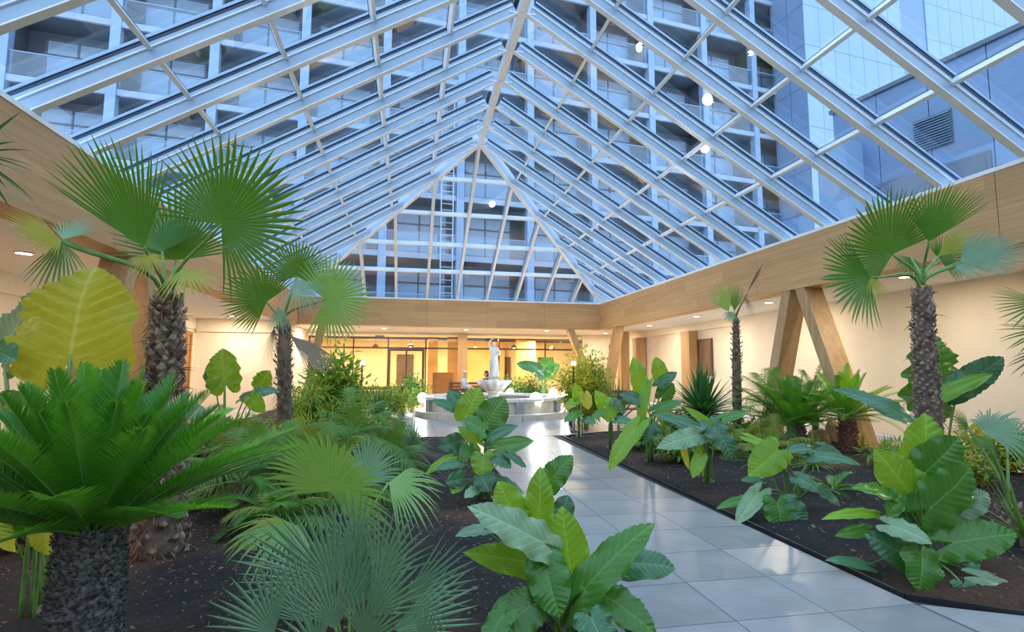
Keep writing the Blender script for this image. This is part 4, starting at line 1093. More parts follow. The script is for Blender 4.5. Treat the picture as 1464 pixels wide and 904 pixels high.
# dark twin-leaved plant beside the statue
alocasia(foot(779, 575, 18.95), [
    (766, 526, 738, 520, 16, 18.9, 18.9, C_, 'b'), (773, 534, 752, 516, 17, 18.8, 18.8, C_, 'b'), (776, 530, 790, 512, 26, 18.9, 18.9, C_, 'm'), (782, 535, 800, 520, 18, 18.9, 18.9, CR, 'm')],
    'thin-stemmed plant with round dark leaves standing right of the statue', 12, stub=0.04)

# ---- fan palms
b_ = gp(224, 796)
tall_left = [b_, at(228, 640, 4.02), at(236, 520, 4.05), at(238, 428, 4.08)]
fan_palm(b_, tall_left, [0.19, 0.13, 0.085, 0.062], [
    dict(h=(206, 354, 3.75), t=(140, 196, 3.5), n=(0.3, 0.1, 0.95), spread=72, nseg=24, split=0.6, droop=0.0, rmin=0.88, src=(236, 425, 4.05)),
    dict(h=(316, 321, 3.9), t=(412, 226, 3.8), n=(-0.1, -0.15, 1.0), spread=262, nseg=46, split=0.55, droop=0.03, rmin=0.78, src=(240, 425, 4.05), m='fan'),
    dict(h=(88, 344, 3.3), t=(2, 320, 3.0), n=(0.2, 0.5, 0.85), spread=130, nseg=26, split=0.55, droop=0.05, m='fan_yellow', src=(230, 428, 4.05)),
    dict(h=(88, 346, 3.3), t=(78, 425, 3.2), n=(0.2, 0.2, 0.95), spread=95, nseg=14, split=0.4, droop=0.12, rmin=0.7, src=(230, 428, 4.05)),
    dict(h=(90, 342, 3.32), t=(125, 312, 3.5), n=(0.1, 0.5, 0.9), spread=110, nseg=16, split=0.45, droop=0.05, rmin=0.8, m='fan_blue', src=(230, 428, 4.05)),
    dict(h=(252, 372, 4.3), t=(270, 262, 4.5), n=(0.0, 0.1, 1.0), spread=170, nseg=32, split=0.5, droop=0.05, rmin=0.8, src=(240, 425, 4.08)),
    dict(h=(262, 385, 4.0), t=(285, 425, 3.8), n=(0.2, 0.7, 0.7), spread=120, nseg=16, split=0.4, droop=0.15, m='fan_yellow', src=(242, 428, 4.05)),
    dict(h=(232, 360, 4.2), t=(240, 300, 4.4), n=(0.1, 0.1, 1.0), spread=130, nseg=24, split=0.5, droop=0.06, rmin=0.8, src=(236, 425, 4.08)),
    dict(h=(212, 362, 3.8), t=(205, 400, 3.7), n=(0.1, 0.4, 0.9), spread=150, nseg=18, split=0.4, droop=0.1, m='fan_yellow', src=(236, 425, 4.05))],
    'tallest fan palm on the left, with a shaggy trunk and great round leaf', 21, 300, 0.085, 0.07, fibre=900)
b_ = foot(407, 650, 6.9)
fan_palm(b_, [b_, at(407, 560, 6.95), at(406, 500, 7.0), at(405, 462, 7.0)], [0.10, 0.085, 0.08, 0.05], [
    dict(h=(381, 432, 6.9), t=(322, 392, 6.7), n=(0.05, -0.1, 1.0), spread=210, nseg=38, split=0.55, droop=0.04, rmin=0.85),
    dict(h=(424, 396, 7.1), t=(428, 338, 7.1), n=(0.0, -0.05, 1.0), spread=220, nseg=38, split=0.55, droop=0.03, rmin=0.9),
    dict(h=(466, 428, 6.9), t=(535, 412, 6.8), n=(-0.1, -0.05, 1.0), spread=270, nseg=42, split=0.55, droop=0.04, rmin=0.8, m='fan_light'),
    dict(h=(424, 400, 6.8), t=(452, 445, 6.6), n=(0.3, 0.5, 0.8), spread=110, nseg=20, split=0.4, droop=0.15, m='fan_blue'),
    dict(h=(398, 440, 6.7), t=(402, 478, 6.6), n=(0.0, 0.4, 0.9), spread=90, nseg=14, split=0.4, droop=0.15, m='fan_blue'),
    dict(h=(392, 468, 6.75), t=(386, 520, 6.7), n=(-0.2, 0.2, 0.95), spread=50, nseg=16, split=0.3, droop=0.2, m='fan_dry', src=(404, 475, 7.0)),
    dict(h=(415, 480, 6.7), t=(478, 530, 6.6), n=(0.1, 0.6, 0.8), spread=42, nseg=18, split=0.7, droop=0.1, m='fan_dry', src=(405, 475, 6.95)),
    dict(h=(404, 476, 6.75), t=(414, 530, 6.7), n=(0.1, 0.1, 1), spread=46, nseg=14, split=0.3, droop=0.2, m='fan_dry', src=(405, 478, 6.95))],
    'mid-height fan palm with grey dead leaves hanging under its crown', 22, 120, 0.07, 0.05, fibre=120)
b_ = foot(1330, 690, 4.95)
fan_palm(b_, [b_, at(1327, 590, 4.98), at(1321, 500, 5.0), at(1318, 412, 5.0)], [0.125, 0.105, 0.082, 0.062], [
    dict(h=(1276, 364, 4.9), t=(1228, 286, 4.75), n=(0.1, -0.05, 1.0), spread=215, nseg=42, split=0.6, droop=0.03, rmin=0.92, src=(1316, 405, 5.0)),
    dict(h=(1328, 346, 4.8), t=(1358, 258, 4.6), n=(-0.1, 0.1, 1.0), spread=92, nseg=26, split=0.6, droop=0.0, rmin=0.95, src=(1320, 400, 5.0)),
    dict(h=(1244, 396, 4.8), t=(1170, 405, 4.6), n=(0.05, 0.25, 0.95), spread=150, nseg=26, split=0.55, droop=0.06, rmin=0.8, src=(1314, 412, 5.0)),
    dict(h=(1246, 396, 4.75), t=(1258, 432, 4.7), n=(0, 0.3, 0.95), spread=95, nseg=14, split=0.4, droop=0.15, m='fan_yellow', src=(1314, 412, 5.0)),
    dict(h=(1372, 374, 4.9), t=(1466, 348, 4.7), n=(-0.1, 0.65, 0.75), spread=120, nseg=30, split=0.6, droop=0.04, m='fan_blue', src=(1320, 408, 5.0)),
    dict(h=(1370, 378, 4.85), t=(1402, 400, 4.7), n=(0, 0.5, 0.85), spread=140, nseg=22, split=0.4, droop=0.1, m='fan_blue', src=(1320, 408, 5.0)),
    dict(h=(1342, 366, 5.1), t=(1393, 326, 5.1), n=(0, 0.3, 0.95), spread=60, nseg=16, split=0.5, droop=0.05, m='fan_yellow', src=(1320, 405, 5.0)),
    dict(h=(1302, 368, 5.2), t=(1296, 398, 5.1), n=(0, 0.4, 0.9), spread=150, nseg=20, split=0.4, droop=0.12, src=(1318, 405, 5.0)),
    dict(h=(1345, 372, 5.2), t=(1372, 352, 5.3), n=(0, 0.2, 1), spread=200, nseg=26, split=0.5, droop=0.08, src=(1318, 405, 5.0))],
    'tall fan palm on the right, slim rough trunk, crown overlapping the timber beam', 23, 420, 0.045, 0.045, fibre=120)
b_ = foot(1053, 600, 10.2)
fan_palm(b_, [b_, at(1053, 520, 10.2), at(1052, 455, 10.2)], [0.085, 0.08, 0.05], [
    dict(h=(1042, 446, 10.2), t=(1022, 400, 10.1), n=(0.3, 0.1, 1), spread=80, nseg=15, split=0.42, droop=0.0, rmin=0.9, m='fan_light'),
    dict(h=(1050, 445, 10.2), t=(1052, 405, 10.3), n=(0.1, 0.1, 1), spread=60, nseg=14, split=0.5, droop=0.0, m='fan'),
    dict(h=(1046, 446, 10.1), t=(1040, 462, 10.0), n=(0, 0.3, 1), spread=120, nseg=14, split=0.5, droop=0.1, m='fan_blue'),
    dict(h=(1068, 420, 10.2), t=(1088, 378, 10.2), n=(0.4, 0.1, 0.9), spread=12, nseg=5, split=0.8, droop=0.0, m='fan_dry'),
    dict(h=(1066, 425, 10.2), t=(1076, 452, 10.2), n=(0.4, 0.1, 0.9), spread=60, nseg=9, split=0.3, droop=0.1, m='fan_dry')],
    'thin young fan palm with one dead leaf pointing up, before the cream wall', 24, 120, 0.06, 0.05)
# low fan palms in the left foreground
b_ = foot(475, 860, 3.0)
fan_palm(b_, [b_-UPV*0.02, b_+UPV*0.10, b_+UPV*0.2], [0.09, 0.08, 0.05], [
    dict(h=(472, 703, 2.95), t=(492, 618, 2.75), n=(0.0, 0.35, 0.95), spread=255, nseg=38, split=0.62, droop=0.10, rmin=0.95, m='fan_light', stiff=False),
    dict(h=(425, 752, 2.75), t=(322, 772, 2.45), n=(-0.2, 0.85, 0.5), spread=150, nseg=28, split=0.62, droop=0.46, rmin=0.9, m='fan_light'),
    dict(h=(420, 752, 2.76), t=(330, 740, 2.6), n=(-0.2, 0.8, 0.5), spread=40, nseg=9, split=0.4, droop=0.55, m='fan_yellow'),
    dict(h=(556, 690, 3.15), t=(634, 706, 3.1), n=(0.2, 0.75, 0.6), spread=120, nseg=24, split=0.5, droop=0.35, rmin=0.85, m='fan_light'),
    dict(h=(520, 690, 3.4), t=(545, 620, 3.5), n=(0.1, 0.2, 1), spread=150, nseg=30, split=0.5, droop=0.2, rmin=0.9, m='fan_blue'),
    dict(h=(470, 780, 2.9), t=(395, 860, 2.8), n=(-0.2, 0.6, 0.8), spread=120, nseg=22, split=0.5, droop=0.3, m='fan_light')],
    'low fan palm with broad pale drooping leaves, left of the path in the foreground', 25, 40, 0.08, 0.05, name='low_fan_palm')
b_ = foot(500, 905, 2.15)
def sp_(h, t, n, spread, nseg): return dict(h=h, t=t, n=n, fold=0.5, width=1.0, spread=spread, nseg=nseg, split=0.42, droop=0.02, rmin=0.86, pr=0.006)
fan_palm(b_, [b_-UPV*0.02, b_+UPV*0.05, b_+UPV*0.09], [0.07, 0.06, 0.04], [
    sp_((476, 836, 2.15), (428, 706, 2.1), (0.2, 0.2, 0.95), 95, 15), sp_((536, 832, 2.2), (590, 722, 2.15), (-0.1, 0.2, 1), 80, 14), sp_((574, 860, 2.1), (682, 796, 2.05), (-0.2, 0.5, 0.85), 56, 11),
    sp_((560, 900, 1.95), (692, 858, 1.9), (-0.2, 0.6, 0.8), 60, 12), sp_((392, 906, 1.85), (316, 832, 1.75), (0.2, 0.6, 0.8), 110, 17), sp_((505, 868, 2.0), (540, 760, 2.0), (0.1, 0.3, 0.95), 90, 14),
    sp_((480, 900, 1.85), (450, 790, 1.85), (0.1, 0.3, 0.95), 95, 15), sp_((510, 812, 2.4), (496, 690, 2.45), (0, 0.2, 1), 70, 13), sp_((455, 930, 1.7), (400, 880, 1.6), (0.1, 0.6, 0.8), 120, 17),
    sp_((600, 930, 1.8), (640, 870, 1.75), (-0.1, 0.6, 0.8), 95, 15), sp_((470, 838, 2.2), (345, 770, 2.15), (0.3, 0.5, 0.85), 60, 11), sp_((530, 880, 1.95), (600, 790, 1.9), (-0.2, 0.3, 0.95), 80, 13),
    sp_((440, 890, 1.95), (370, 800, 1.95), (0.2, 0.3, 0.95), 80, 13), sp_((520, 920, 1.8), (545, 830, 1.75), (0, 0.4, 0.9), 100, 15), sp_((500, 845, 2.3), (520, 740, 2.3), (0, 0.2, 1), 60, 11)],
    'clump-forming fan palm with narrow stiff blue-green leaves in the nearest foreground', 26, 40, 0.05, 0.03, mats='fan_blue', name='low_fan_palm')
# right edge palms
b_ = foot(1545, 640, 5.6)
fan_palm(b_, [b_, b_+UPV*0.9, b_+UPV*1.75], [0.12, 0.11, 0.07], [
    dict(h=(1490, 432, 5.5), t=(1436, 468, 5.3), n=(-0.1, 0.5, 0.85), spread=120, nseg=22, split=0.35, droop=0.06),
    dict(h=(1500, 470, 5.5), t=(1432, 500, 5.3), n=(-0.1, 0.5, 0.85), spread=70, nseg=14, split=0.3, droop=0.06),
    dict(h=(1496, 500, 5.4), t=(1446, 540, 5.3), n=(-0.1, 0.5, 0.85), spread=60, nseg=8, split=0.3, droop=0.06, m='fan_dry')],
    'fan palm mostly beyond the right edge of the photo, dark leaf tips reaching in', 27, 90, 0.07, 0.05)
b_ = foot(1440, 690, 4.7)
fan_palm(b_, [b_-UPV*0.02, b_+UPV*0.12, b_+UPV*0.22], [0.09, 0.08, 0.05], [
    dict(h=(1412, 622, 4.7), t=(1466, 588, 4.6), n=(-0.1, 0.85, 0.5), spread=170, nseg=34, split=0.6, droop=0.30, rmin=0.9, m='fan_blue'),
    dict(h=(1410, 626, 4.6), t=(1400, 650, 4.5), n=(0, 0.7, 0.7), spread=130, nseg=24, split=0.35, droop=0.25, m='fan'),
    dict(h=(1440, 640, 4.9), t=(1475, 610, 5.0), n=(0, 0.3, 1), spread=170, nseg=26, split=0.5, droop=0.1, m='fan'),
    dict(h=(1385, 612, 5.0), t=(1352, 590, 5.0), n=(0, 0.6, 0.8), spread=140, nseg=22, split=0.4, droop=0.15, m='fan')],
    'low dark fan palm with fringed drooping leaf, right of the largest elephant ear plant', 28, 40, 0.07, 0.05, name='low_fan_palm')

# ---- sago palms
bc = foot(132, 745, 2.05)
cycad(bc, at(132, 748, 2.05).z-0.02, 0.118, 78, 0.78, 'big sago palm with a thick dark trunk, in the left foreground', 31, 0.13, 0.0085, 60, (24, 87), ('cycad', 'cycad_light'), 0.16, 2600, 0.026, 0.016, 0.42, 2.2, 0.3)
cycad(gp(1140, 644), 0.40, 0.14, 44, 1.3, 'dark sago palm standing before the oak V legs', 32, 0.18, 0.013, 46, (20, 82), ('cycad',), 0.18, 160, 0.06, 0.05, 0.4, 0.9, 0.9, tm='bark')
cycad(gp(1214, 648), 0.62, 0.12, 36, 1.2, 'light green sago palm with a reddish trunk against the cream wall', 33, 0.17, 0.013, 40, (12, 84), ('cycad_light', 'date'), 0.28, 160, 0.07, 0.05, 0.35, 0.9, 0.2, tm='fibre')
cycad(gp(1190, 706), 0.05, 0.05, 9, 0.5, 'small sago palm low behind the elephant ear with bluish drooping leaves', 34, 0.10, 0.010, 26, (5, 50), ('cycad',), 0.3, 20, 0.03, 0.03)
# ---- feather palms and fillers on the left
feather_palm(foot(505, 640, 6.6), 0.55, 0.07, 15, 0.95, 'feathery palm with olive fronds, behind the low pale fan palm', 41, 0.26, 0.010, 36, (5, 80), ('date', 'date_y'))
feather_palm(foot(345, 690, 5.0), 0.35, 0.06, 14, 0.85, 'feathery palm with arching fronds right of the big sago palm', 42, 0.24, 0.010, 34, (0, 75), ('date', 'fan'))
feather_palm(foot(440, 640, 6.0), 0.35, 0.06, 14, 0.8, 'feathery palm under the crown with grey dead leaves', 43, 0.24, 0.009, 34, (5, 80), ('date_y', 'date'))
feather_palm(foot(405, 720, 4.5), 0.12, 0.05, 11, 0.62, 'low feathery palm with yellowish frond tips beside the shaggy tallest trunk', 44, 0.2, 0.009, 30, (0, 70), ('date', 'date_y'))
feather_palm(foot(560, 640, 8.0), 0.3, 0.06, 13, 0.75, 'feathery palm close to the white globe lamp left of the court', 45, 0.22, 0.010, 32, (5, 80), ('fan', 'date'))
feather_palm(foot(300, 640, 7.0), 0.3, 0.06, 12, 0.9, 'feathery palm by the cream wall behind the big sago palm', 46, 0.22, 0.010, 30, (5, 80), ('date', 'bush_y'))
rosette(gp(588, 668), 0.22, 54, 0.55, 0.022, 'dark narrow-leaved spiky plant at the left bed corner by the court', 51, 'fan_blue', (-5, 85), 0.3, joined=True)
rosette(foot(540, 620, 9.0), 0.55, 60, 0.7, 0.03, 'spiky plant with a rounded head below the left orange lamp', 52, 'bush_d', (-10, 85), 0.3, joined=True)
rosette(foot(410, 600, 7.4), 0.3, 60, 0.75, 0.014, 'grassy tuft with thin dry blades at the foot of the mid-height palm', 53, 'date_y', (20, 88), 0.5, joined=True, name='grass_tuft')
rosette(foot(470, 690, 5.0), 0.1, 40, 0.5, 0.012, 'grassy tuft between the feathery palms on the left', 54, 'date', (10, 85), 0.5, joined=True, name='grass_tuft')
bush(foot(478, 610, 9.6), (0.7, 0.6, 1.8), 3600, 0.15, 0.05, 'bushy bright green tree left of the glass door', 61, ('bush', 'bush_y', 'bush'), 'bushy_tree', 9, 'tree')
bush(foot(445, 600, 9.0), (0.6, 0.5, 1.25), 2200, 0.24, 0.024, 'yellow-green shrub with hanging leaves below the bushy tree', 62, ('bush_y', 'bush'), 'leafy_shrub', 8, droop=0.6)
bush(foot(555, 570, 15.2), (1.2, 0.5, 1.0), 1800, 0.13, 0.05, 'low leafy shrub in front of the glass door', 63, ('bush', 'bush_y'), 'leafy_shrub', 8)
bush(foot(590, 570, 17.6), (0.7, 0.5, 1.25), 1200, 0.13, 0.05, 'dark green shrub just right of the glass door', 64, ('bush_d', 'bush'), 'leafy_shrub', 7)
bush(foot(380, 640, 6.3), (0.5, 0.4, 0.75), 1500, 0.12, 0.04, 'low yellowish shrub around the mid-height palm trunk', 65, ('bush_y', 'bush', 'date_y'), 'leafy_shrub', 8)
bush(foot(250, 640, 5.4), (0.5, 0.45, 0.65), 500, 0.12, 0.05, 'low shrub tucked behind the shaggy tallest trunk', 66, ('bush', 'bush_d'), 'leafy_shrub', 8)
bush(foot(30, 640, 4.2), (0.6, 0.5, 0.8), 600, 0.14, 0.06, 'leafy shrub at the left edge under the huge leaf', 67, ('bush', 'bush_y'), 'leafy_shrub', 8)
# upper left corner: leaf tips of a plant hanging into view
rosette(foot(-58, 330, 4.0), 3.0, 34, 0.5, 0.05, 'tall dark-leaved plant at the left edge, only leaf tips in view', 55, 'bush_d', (-30, 60), 0.3, name='tall_dracaena', tr=0.03)
# ---- right bed and far side
bush(foot(838, 590, 12.6), (0.9, 0.75, 1.8), 6500, 0.11, 0.04, 'large airy bush lit yellow by the right orange lamp', 71, ('bush_y', 'bush', 'bush_y'), 'leafy_shrub', 12)  # the lamp's yellow light is also put into the leaf colours
bush(foot(752, 560, 19.7), (1.7, 0.5, 1.25), 2200, 0.13, 0.05, 'low green hedge behind the fountain globes', 72, ('bush_d', 'bush'), 'low_hedge', 12, 'hedge')
rosette(foot(884, 600, 11.8), 0.25, 70, 1.0, 0.03, 'upright dark blade-leaved plant right of the yellow-lit bush', 73, 'bush_d', (35, 88), 0.2, joined=True)
rosette(foot(1005, 610, 9.6), 0.6, 150, 0.92, 0.085, 'round dark green rosette shrub left of the thin young palm', 74, 'bush_d', (-15, 88), 0.25, joined=True)
bush(foot(965, 600, 10.0), (0.5, 0.5, 0.75), 500, 0.16, 0.06, 'bright yellow-green shrub left of the dark rosette shrub', 75, ('bush_y', 'bush'), 'leafy_shrub', 8)
feather_palm(foot(1100, 600, 9.9), 0.75, 0.06, 16, 1.05, 'airy feather palm left of the oak V legs', 47, 0.3, 0.011, 36, (5, 80), ('date',))
feather_palm(foot(1165, 600, 10.6), 0.9, 0.06, 14, 0.95, 'airy feather palm in front of the right oak leg', 48, 0.3, 0.011, 36, (5, 80), ('date',))
feather_palm(gp(1060, 655), 0.15, 0.06, 14, 0.8, 'low olive feather palm at the foot of the thin young palm', 49, 0.24, 0.010, 32, (0, 75), ('date_y', 'date'))
rosette(gp(1095, 672), 0.1, 50, 0.6, 0.014, 'olive grass tuft between the dark sago palm and the path plants', 56, 'date_y', (5, 85), 0.6, joined=True, name='grass_tuft')
bush(foot(975, 620, 8.0), (0.55, 0.4, 0.55), 600, 0.14, 0.05, 'low mixed shrub behind the grey-green elephant ear', 76, ('bush', 'bush_d', 'bush_y'), 'leafy_shrub', 9)
bush(foot(1420, 620, 7.4), (0.9, 0.5, 0.62), 2600, 0.10, 0.04, 'low yellow-green hedge along the wall at the right', 77, ('bush_y', 'bush_y', 'bush'), 'low_hedge', 12, 'hedge')
bush(foot(1385, 620, 6.6), (0.45, 0.4, 0.5), 450, 0.09, 0.03, 'small reddish-green shrub right of the tall palm trunk', 78, ('bush', 'bush_y'), 'leafy_shrub', 8)
rosette(foot(1462, 740, 4.2), 0.12, 34, 0.55, 0.022, 'narrow-leaved spiky plant at the right edge behind the largest elephant ear', 57, 'fan', (-5, 80), 0.35)
rosette(gp(1234, 646), 0.06, 40, 0.42, 0.014, 'tuft of yellow-green blades at the foot of the light sago palm', 58, 'bush_y', (5, 85), 0.6, joined=True, name='grass_tuft')
bush(foot(1275, 640, 7.6), (0.5, 0.4, 0.45), 450, 0.12, 0.03, 'low yellowish ground plant left of the tall right-hand palm', 79, ('date_y', 'bush'), 'leafy_shrub', 8)
bush(foot(920, 600, 9.4), (0.5, 0.5, 0.5), 500, 0.12, 0.05, 'low green shrub behind the tall elephant ear with the bright upright leaf', 80, ('bush', 'bush_d'), 'leafy_shrub', 8)

# ---- more of the dense left-hand planting
feather_palm(foot(560, 660, 6.9), 0.2, 0.05, 16, 0.75, 'feathery palm nearest the spiky plant at the left bed corner', 81, 0.22, 0.010, 34, (0, 80), ('date', 'fan'))
feather_palm(foot(480, 660, 5.6), 0.25, 0.05, 16, 0.8, 'feathery palm directly behind the low pale fan palm, half hidden', 82, 0.24, 0.010, 34, (0, 80), ('date', 'date_y'))
feather_palm(foot(395, 640, 5.6), 0.35, 0.05, 16, 0.8, 'feathery palm between the shaggy trunk and the mid-height palm', 83, 0.24, 0.010, 34, (0, 80), ('date', 'date'))
feather_palm(foot(330, 650, 6.0), 0.3, 0.05, 15, 0.8, 'feathery palm under the light green elephant ear by the cream wall', 84, 0.24, 0.010, 34, (0, 80), ('date', 'date_y'))
cycad(foot(395, 730, 4.6), 0.12, 0.07, 20, 0.62, 'dark sago palm with yellowing lower fronds, behind the big sago palm', 85, 0.12, 0.010, 34, (-8, 70), ('cycad', 'date_y'), 0.35, 60, 0.04, 0.03)
cycad(foot(500, 600, 7.6), 0.35, 0.09, 22, 0.8, 'sago palm below the left amber lamp, among feathery palms', 86, 0.13, 0.012, 30, (0, 75), ('cycad',), 0.3, 60, 0.05, 0.04)
rosette(foot(445, 660, 6.4), 0.25, 60, 0.6, 0.016, 'grass tuft with fine upright blades among the feathery palms', 87, 'date_y', (20, 88), 0.5, joined=True, name='grass_tuft')
rosette(foot(350, 620, 6.8), 0.3, 60, 0.6, 0.02, 'grass tuft with light green blades below the cream wall', 88, 'bush', (20, 88), 0.5, joined=True, name='grass_tuft')
bush(foot(520, 640, 8.4), (0.7, 0.5, 0.6), 1500, 0.14, 0.04, 'low yellow-green shrub between the left court edge and the sago palm', 89, ('bush_y', 'bush'), 'leafy_shrub', 9)
bush(foot(300, 600, 7.8), (0.8, 0.5, 0.75), 1500, 0.16, 0.05, 'leafy shrub along the cream wall on the left', 90, ('bush', 'bush_d', 'bush_y'), 'leafy_shrub', 9)
bush(foot(430, 590, 8.2), (0.7, 0.5, 0.7), 1500, 0.2, 0.03, 'shrub with narrow hanging leaves behind the mid-height palm', 91, ('bush', 'bush_y'), 'leafy_shrub', 9, droop=0.5)
# right-hand bed, behind the path plants
feather_palm(gp(1000, 650), 0.2, 0.05, 15, 0.8, 'low feathery palm between the path plants and the dark rosette shrub', 92, 0.22, 0.010, 32, (0, 78), ('date', 'date_y'))
bush(gp(1075, 640), (0.7, 0.5, 0.55), 1400, 0.13, 0.03, 'low olive shrub under the thin young palm', 93, ('date_y', 'bush', 'date'), 'leafy_shrub', 9, droop=0.5)
bush(foot(1300, 620, 6.8), (0.5, 0.4, 0.4), 700, 0.12, 0.03, 'low grassy shrub behind the tall right-hand palm trunk', 94, ('date', 'bush'), 'leafy_shrub', 8)

rosette(gp(1085, 645), 0.1, 80, 0.8, 0.018, 'broad olive grass tuft left of the dark sago palm', 101, 'date_y', (0, 85), 0.7, joined=True, name='grass_tuft')
rosette(gp(1030, 640), 0.1, 70, 0.7, 0.018, 'green grass tuft in front of the dark rosette shrub', 102, 'date', (0, 85), 0.6, joined=True, name='grass_tuft')
rosette(gp(1165, 672), 0.05, 60, 0.55, 0.02, 'low green blade tuft between the two sago palm trunks', 103, 'bush', (0, 85), 0.6, joined=True, name='grass_tuft')
feather_palm(gp(1105, 655), 0.1, 0.05, 16, 0.75, 'low olive feather palm at the foot of the dark sago palm', 104, 0.22, 0.010, 32, (0, 78), ('date_y', 'date'))
rosette(gp(1272, 664), 0.05, 60, 0.5, 0.02, 'low blade tuft left of the tall right-hand palm trunk', 105, 'date', (0, 85), 0.6, joined=True, name='grass_tuft')

# ------------------------------------------------------------------ fountain with a figure
M['stone'] = plain('pale_fountain_stone', (0.62, 0.56, 0.47), 0.7, 0, 0.12, 5, 0.15)
M['stone_w'] = plain('white_marble', (0.80, 0.78, 0.72), 0.5, 0, 0.05, 4)
M['stone_g'] = plain('grey_stone_pier', (0.36, 0.34, 0.33), 0.7, 0, 0.15, 6)
t = NT('fountain_water'); bb = t.bsdf(Base_Color=(0.05, 0.10, 0.11, 1), Roughness=0.05)
tcn = t.node('TexCoord'); nz = t.node('TexNoise', {'Vector': tcn.outputs['Object'], 'Scale': 9.0, 'Detail': 2.0}); bp = t.node('Bump', {'Height': nz.outputs['Fac'], 'Strength': 0.25, 'Distance': 0.03})
t.l.new(bp.outputs[0], bb.inputs['Normal']); M['water'] = t.done(bb)
FC = foot(706, 560, 16.9)
ft = empty('fountain', FC, 'round pale stone fountain basin with a scalloped bowl at its centre', 'fountain')
def ring_piece(r0, r1, z0, z1, a0, a1, n=6):
    P = []
    for z in (z0, z1):
        for i in range(n+1):
            a = a0+(a1-a0)*i/n; P.append((r1*math.cos(a), r1*math.sin(a), z))
        for i in range(n, -1, -1):
            a = a0+(a1-a0)*i/n; P.append((r0*math.cos(a), r0*math.sin(a), z))
    k = 2*(n+1); fs = [tuple(range(k))[::-1], tuple(range(k, 2*k))]+[(i, (i+1) % k, (i+1) % k+k, i+k) for i in range(k)]
    return MB().add(P, fs)
NSG = 18
for nm, r0, r1, z0, z1, mt in (('step_stone', 1.9, 2.42, 0.0, 0.16, 'stone'), ('wall_panel', 1.98, 2.14, 0.16, 0.5, 'stone'), ('coping_stone', 1.86, 2.22, 0.5, 0.58, 'stone_w')):
    me = ring_piece(r0, r1, z0, z1, 0.006, 2*PI/NSG-0.006).mesh(nm); me.materials.append(M[mt])
    for i in range(NSG):
        o = link(nm, me, None, ft); o.rotation_euler = (0, 0, 2*PI*i/NSG)
pm_ = ring_piece(2.1, 2.24, 0.16, 0.5, -0.05, 0.05, 2).mesh('pier'); pm_.materials.append(M['stone_g'])
for i in range(NSG//2):
    o = link('pier', pm_, None, ft); o.rotation_euler = (0, 0, 4*PI*i/NSG)
link('water', MB().lathe([(0.01, 0.40), (1.97, 0.40)], 40).mesh('water'), M['water'], ft)
link('basin_floor', MB().lathe([(0.01, 0.05), (1.97, 0.05), (1.97, 0.08), (0.01, 0.08)], 40).mesh('basin_floor'), M['stone'], ft)
link('pedestal', MB().lathe([(0.42, 0.08), (0.42, 0.2), (0.30, 0.24), (0.20, 0.34), (0.15, 0.55), (0.18, 0.66), (0.26, 0.72)], 24).mesh('pedestal', smooth=True), M['stone_w'], ft)
sc_ = lambda a, z: 1+0.07*max(0, z-0.72)/0.3*math.cos(12*a)
link('scalloped_bowl', MB().lathe([(0.2, 0.70), (0.34, 0.78), (0.46, 0.92), (0.56, 1.06), (0.52, 1.06), (0.42, 0.96), (0.25, 0.90), (0.02, 0.89)], 72, (0, 0, 0), sc_).mesh('scalloped_bowl', smooth=True), M['stone_w'], ft)
link('statue_plinth', MB().lathe([(0.16, 0.88), (0.16, 1.02), (0.19, 1.04), (0.19, 1.09), (0.02, 1.09)], 20).mesh('statue_plinth'), M['stone_w'], ft)

def skin_obj(name, joints, edges, mat, parent=None, sub=2, loc=None, root='pelvis'):
    """one smooth body grown on a skeleton: joints name -> (point, radius or (rx, ry))"""
    keys = list(joints); idx = {k: i for i, k in enumerate(keys)}
    me = bpy.data.meshes.new(name); me.from_pydata([joints[k][0] for k in keys], [(idx[a], idx[b]) for a, b in edges], [])
    o = link(name, me, mat, parent, loc)
    md = o.modifiers.new('skin', 'SKIN'); md.use_smooth_shade = True; md.use_x_symmetry = False
    if not me.skin_vertices: me.skin_vertices.new()
    for i, k in enumerate(keys):
        r_ = joints[k][1]; me.skin_vertices[0].data[i].radius = r_ if hasattr(r_, '__len__') else (r_, r_)
        me.skin_vertices[0].data[i].use_root = (k == root)
    s_ = o.modifiers.new('sub', 'SUBSURF'); s_.levels = sub; s_.render_levels = sub
    return o
def hand_joints(J, E, wrist, d, side, p='', s=1.0):
    """palm, four fingers and a thumb beyond the wrist; d forward, side towards the thumb"""
    w = Vector(J[wrist][0]); d = Vector(d).normalized(); sd = Vector(side).normalized(); dn = d.cross(sd).normalized()
    if dn.z > 0: dn = -dn
    pm = w+d*0.07*s; J[p+'palm'] = (tuple(pm), (0.024*s, 0.018*s)); E.append((wrist, p+'palm'))
    for i, (o_, l) in enumerate(((0.028, 0.072), (0.010, 0.082), (-0.009, 0.076), (-0.027, 0.058))):
        k = pm+sd*o_*s+d*0.03*s; m_ = k+(d*0.8+dn*0.35)*l*0.5*s; e_ = m_+(d*0.5+dn*0.75)*l*0.5*s
        for nm, pt, rr in (('a', k, 0.0095), ('b', m_, 0.0085), ('c', e_, 0.007)): J[p+'f%d%s' % (i, nm)] = (tuple(pt), rr*s)
        E += [(p+'palm', p+'f%da' % i), (p+'f%da' % i, p+'f%db' % i), (p+'f%db' % i, p+'f%dc' % i)]
    t0 = w+d*0.03*s+sd*0.035*s; t1 = t0+(d*0.7+sd*0.5)*0.05*s
    J[p+'t0'] = (tuple(t0), 0.011*s); J[p+'t1'] = (tuple(t1), 0.009*s); E += [(wrist, p+'t0'), (p+'t0', p+'t1')]

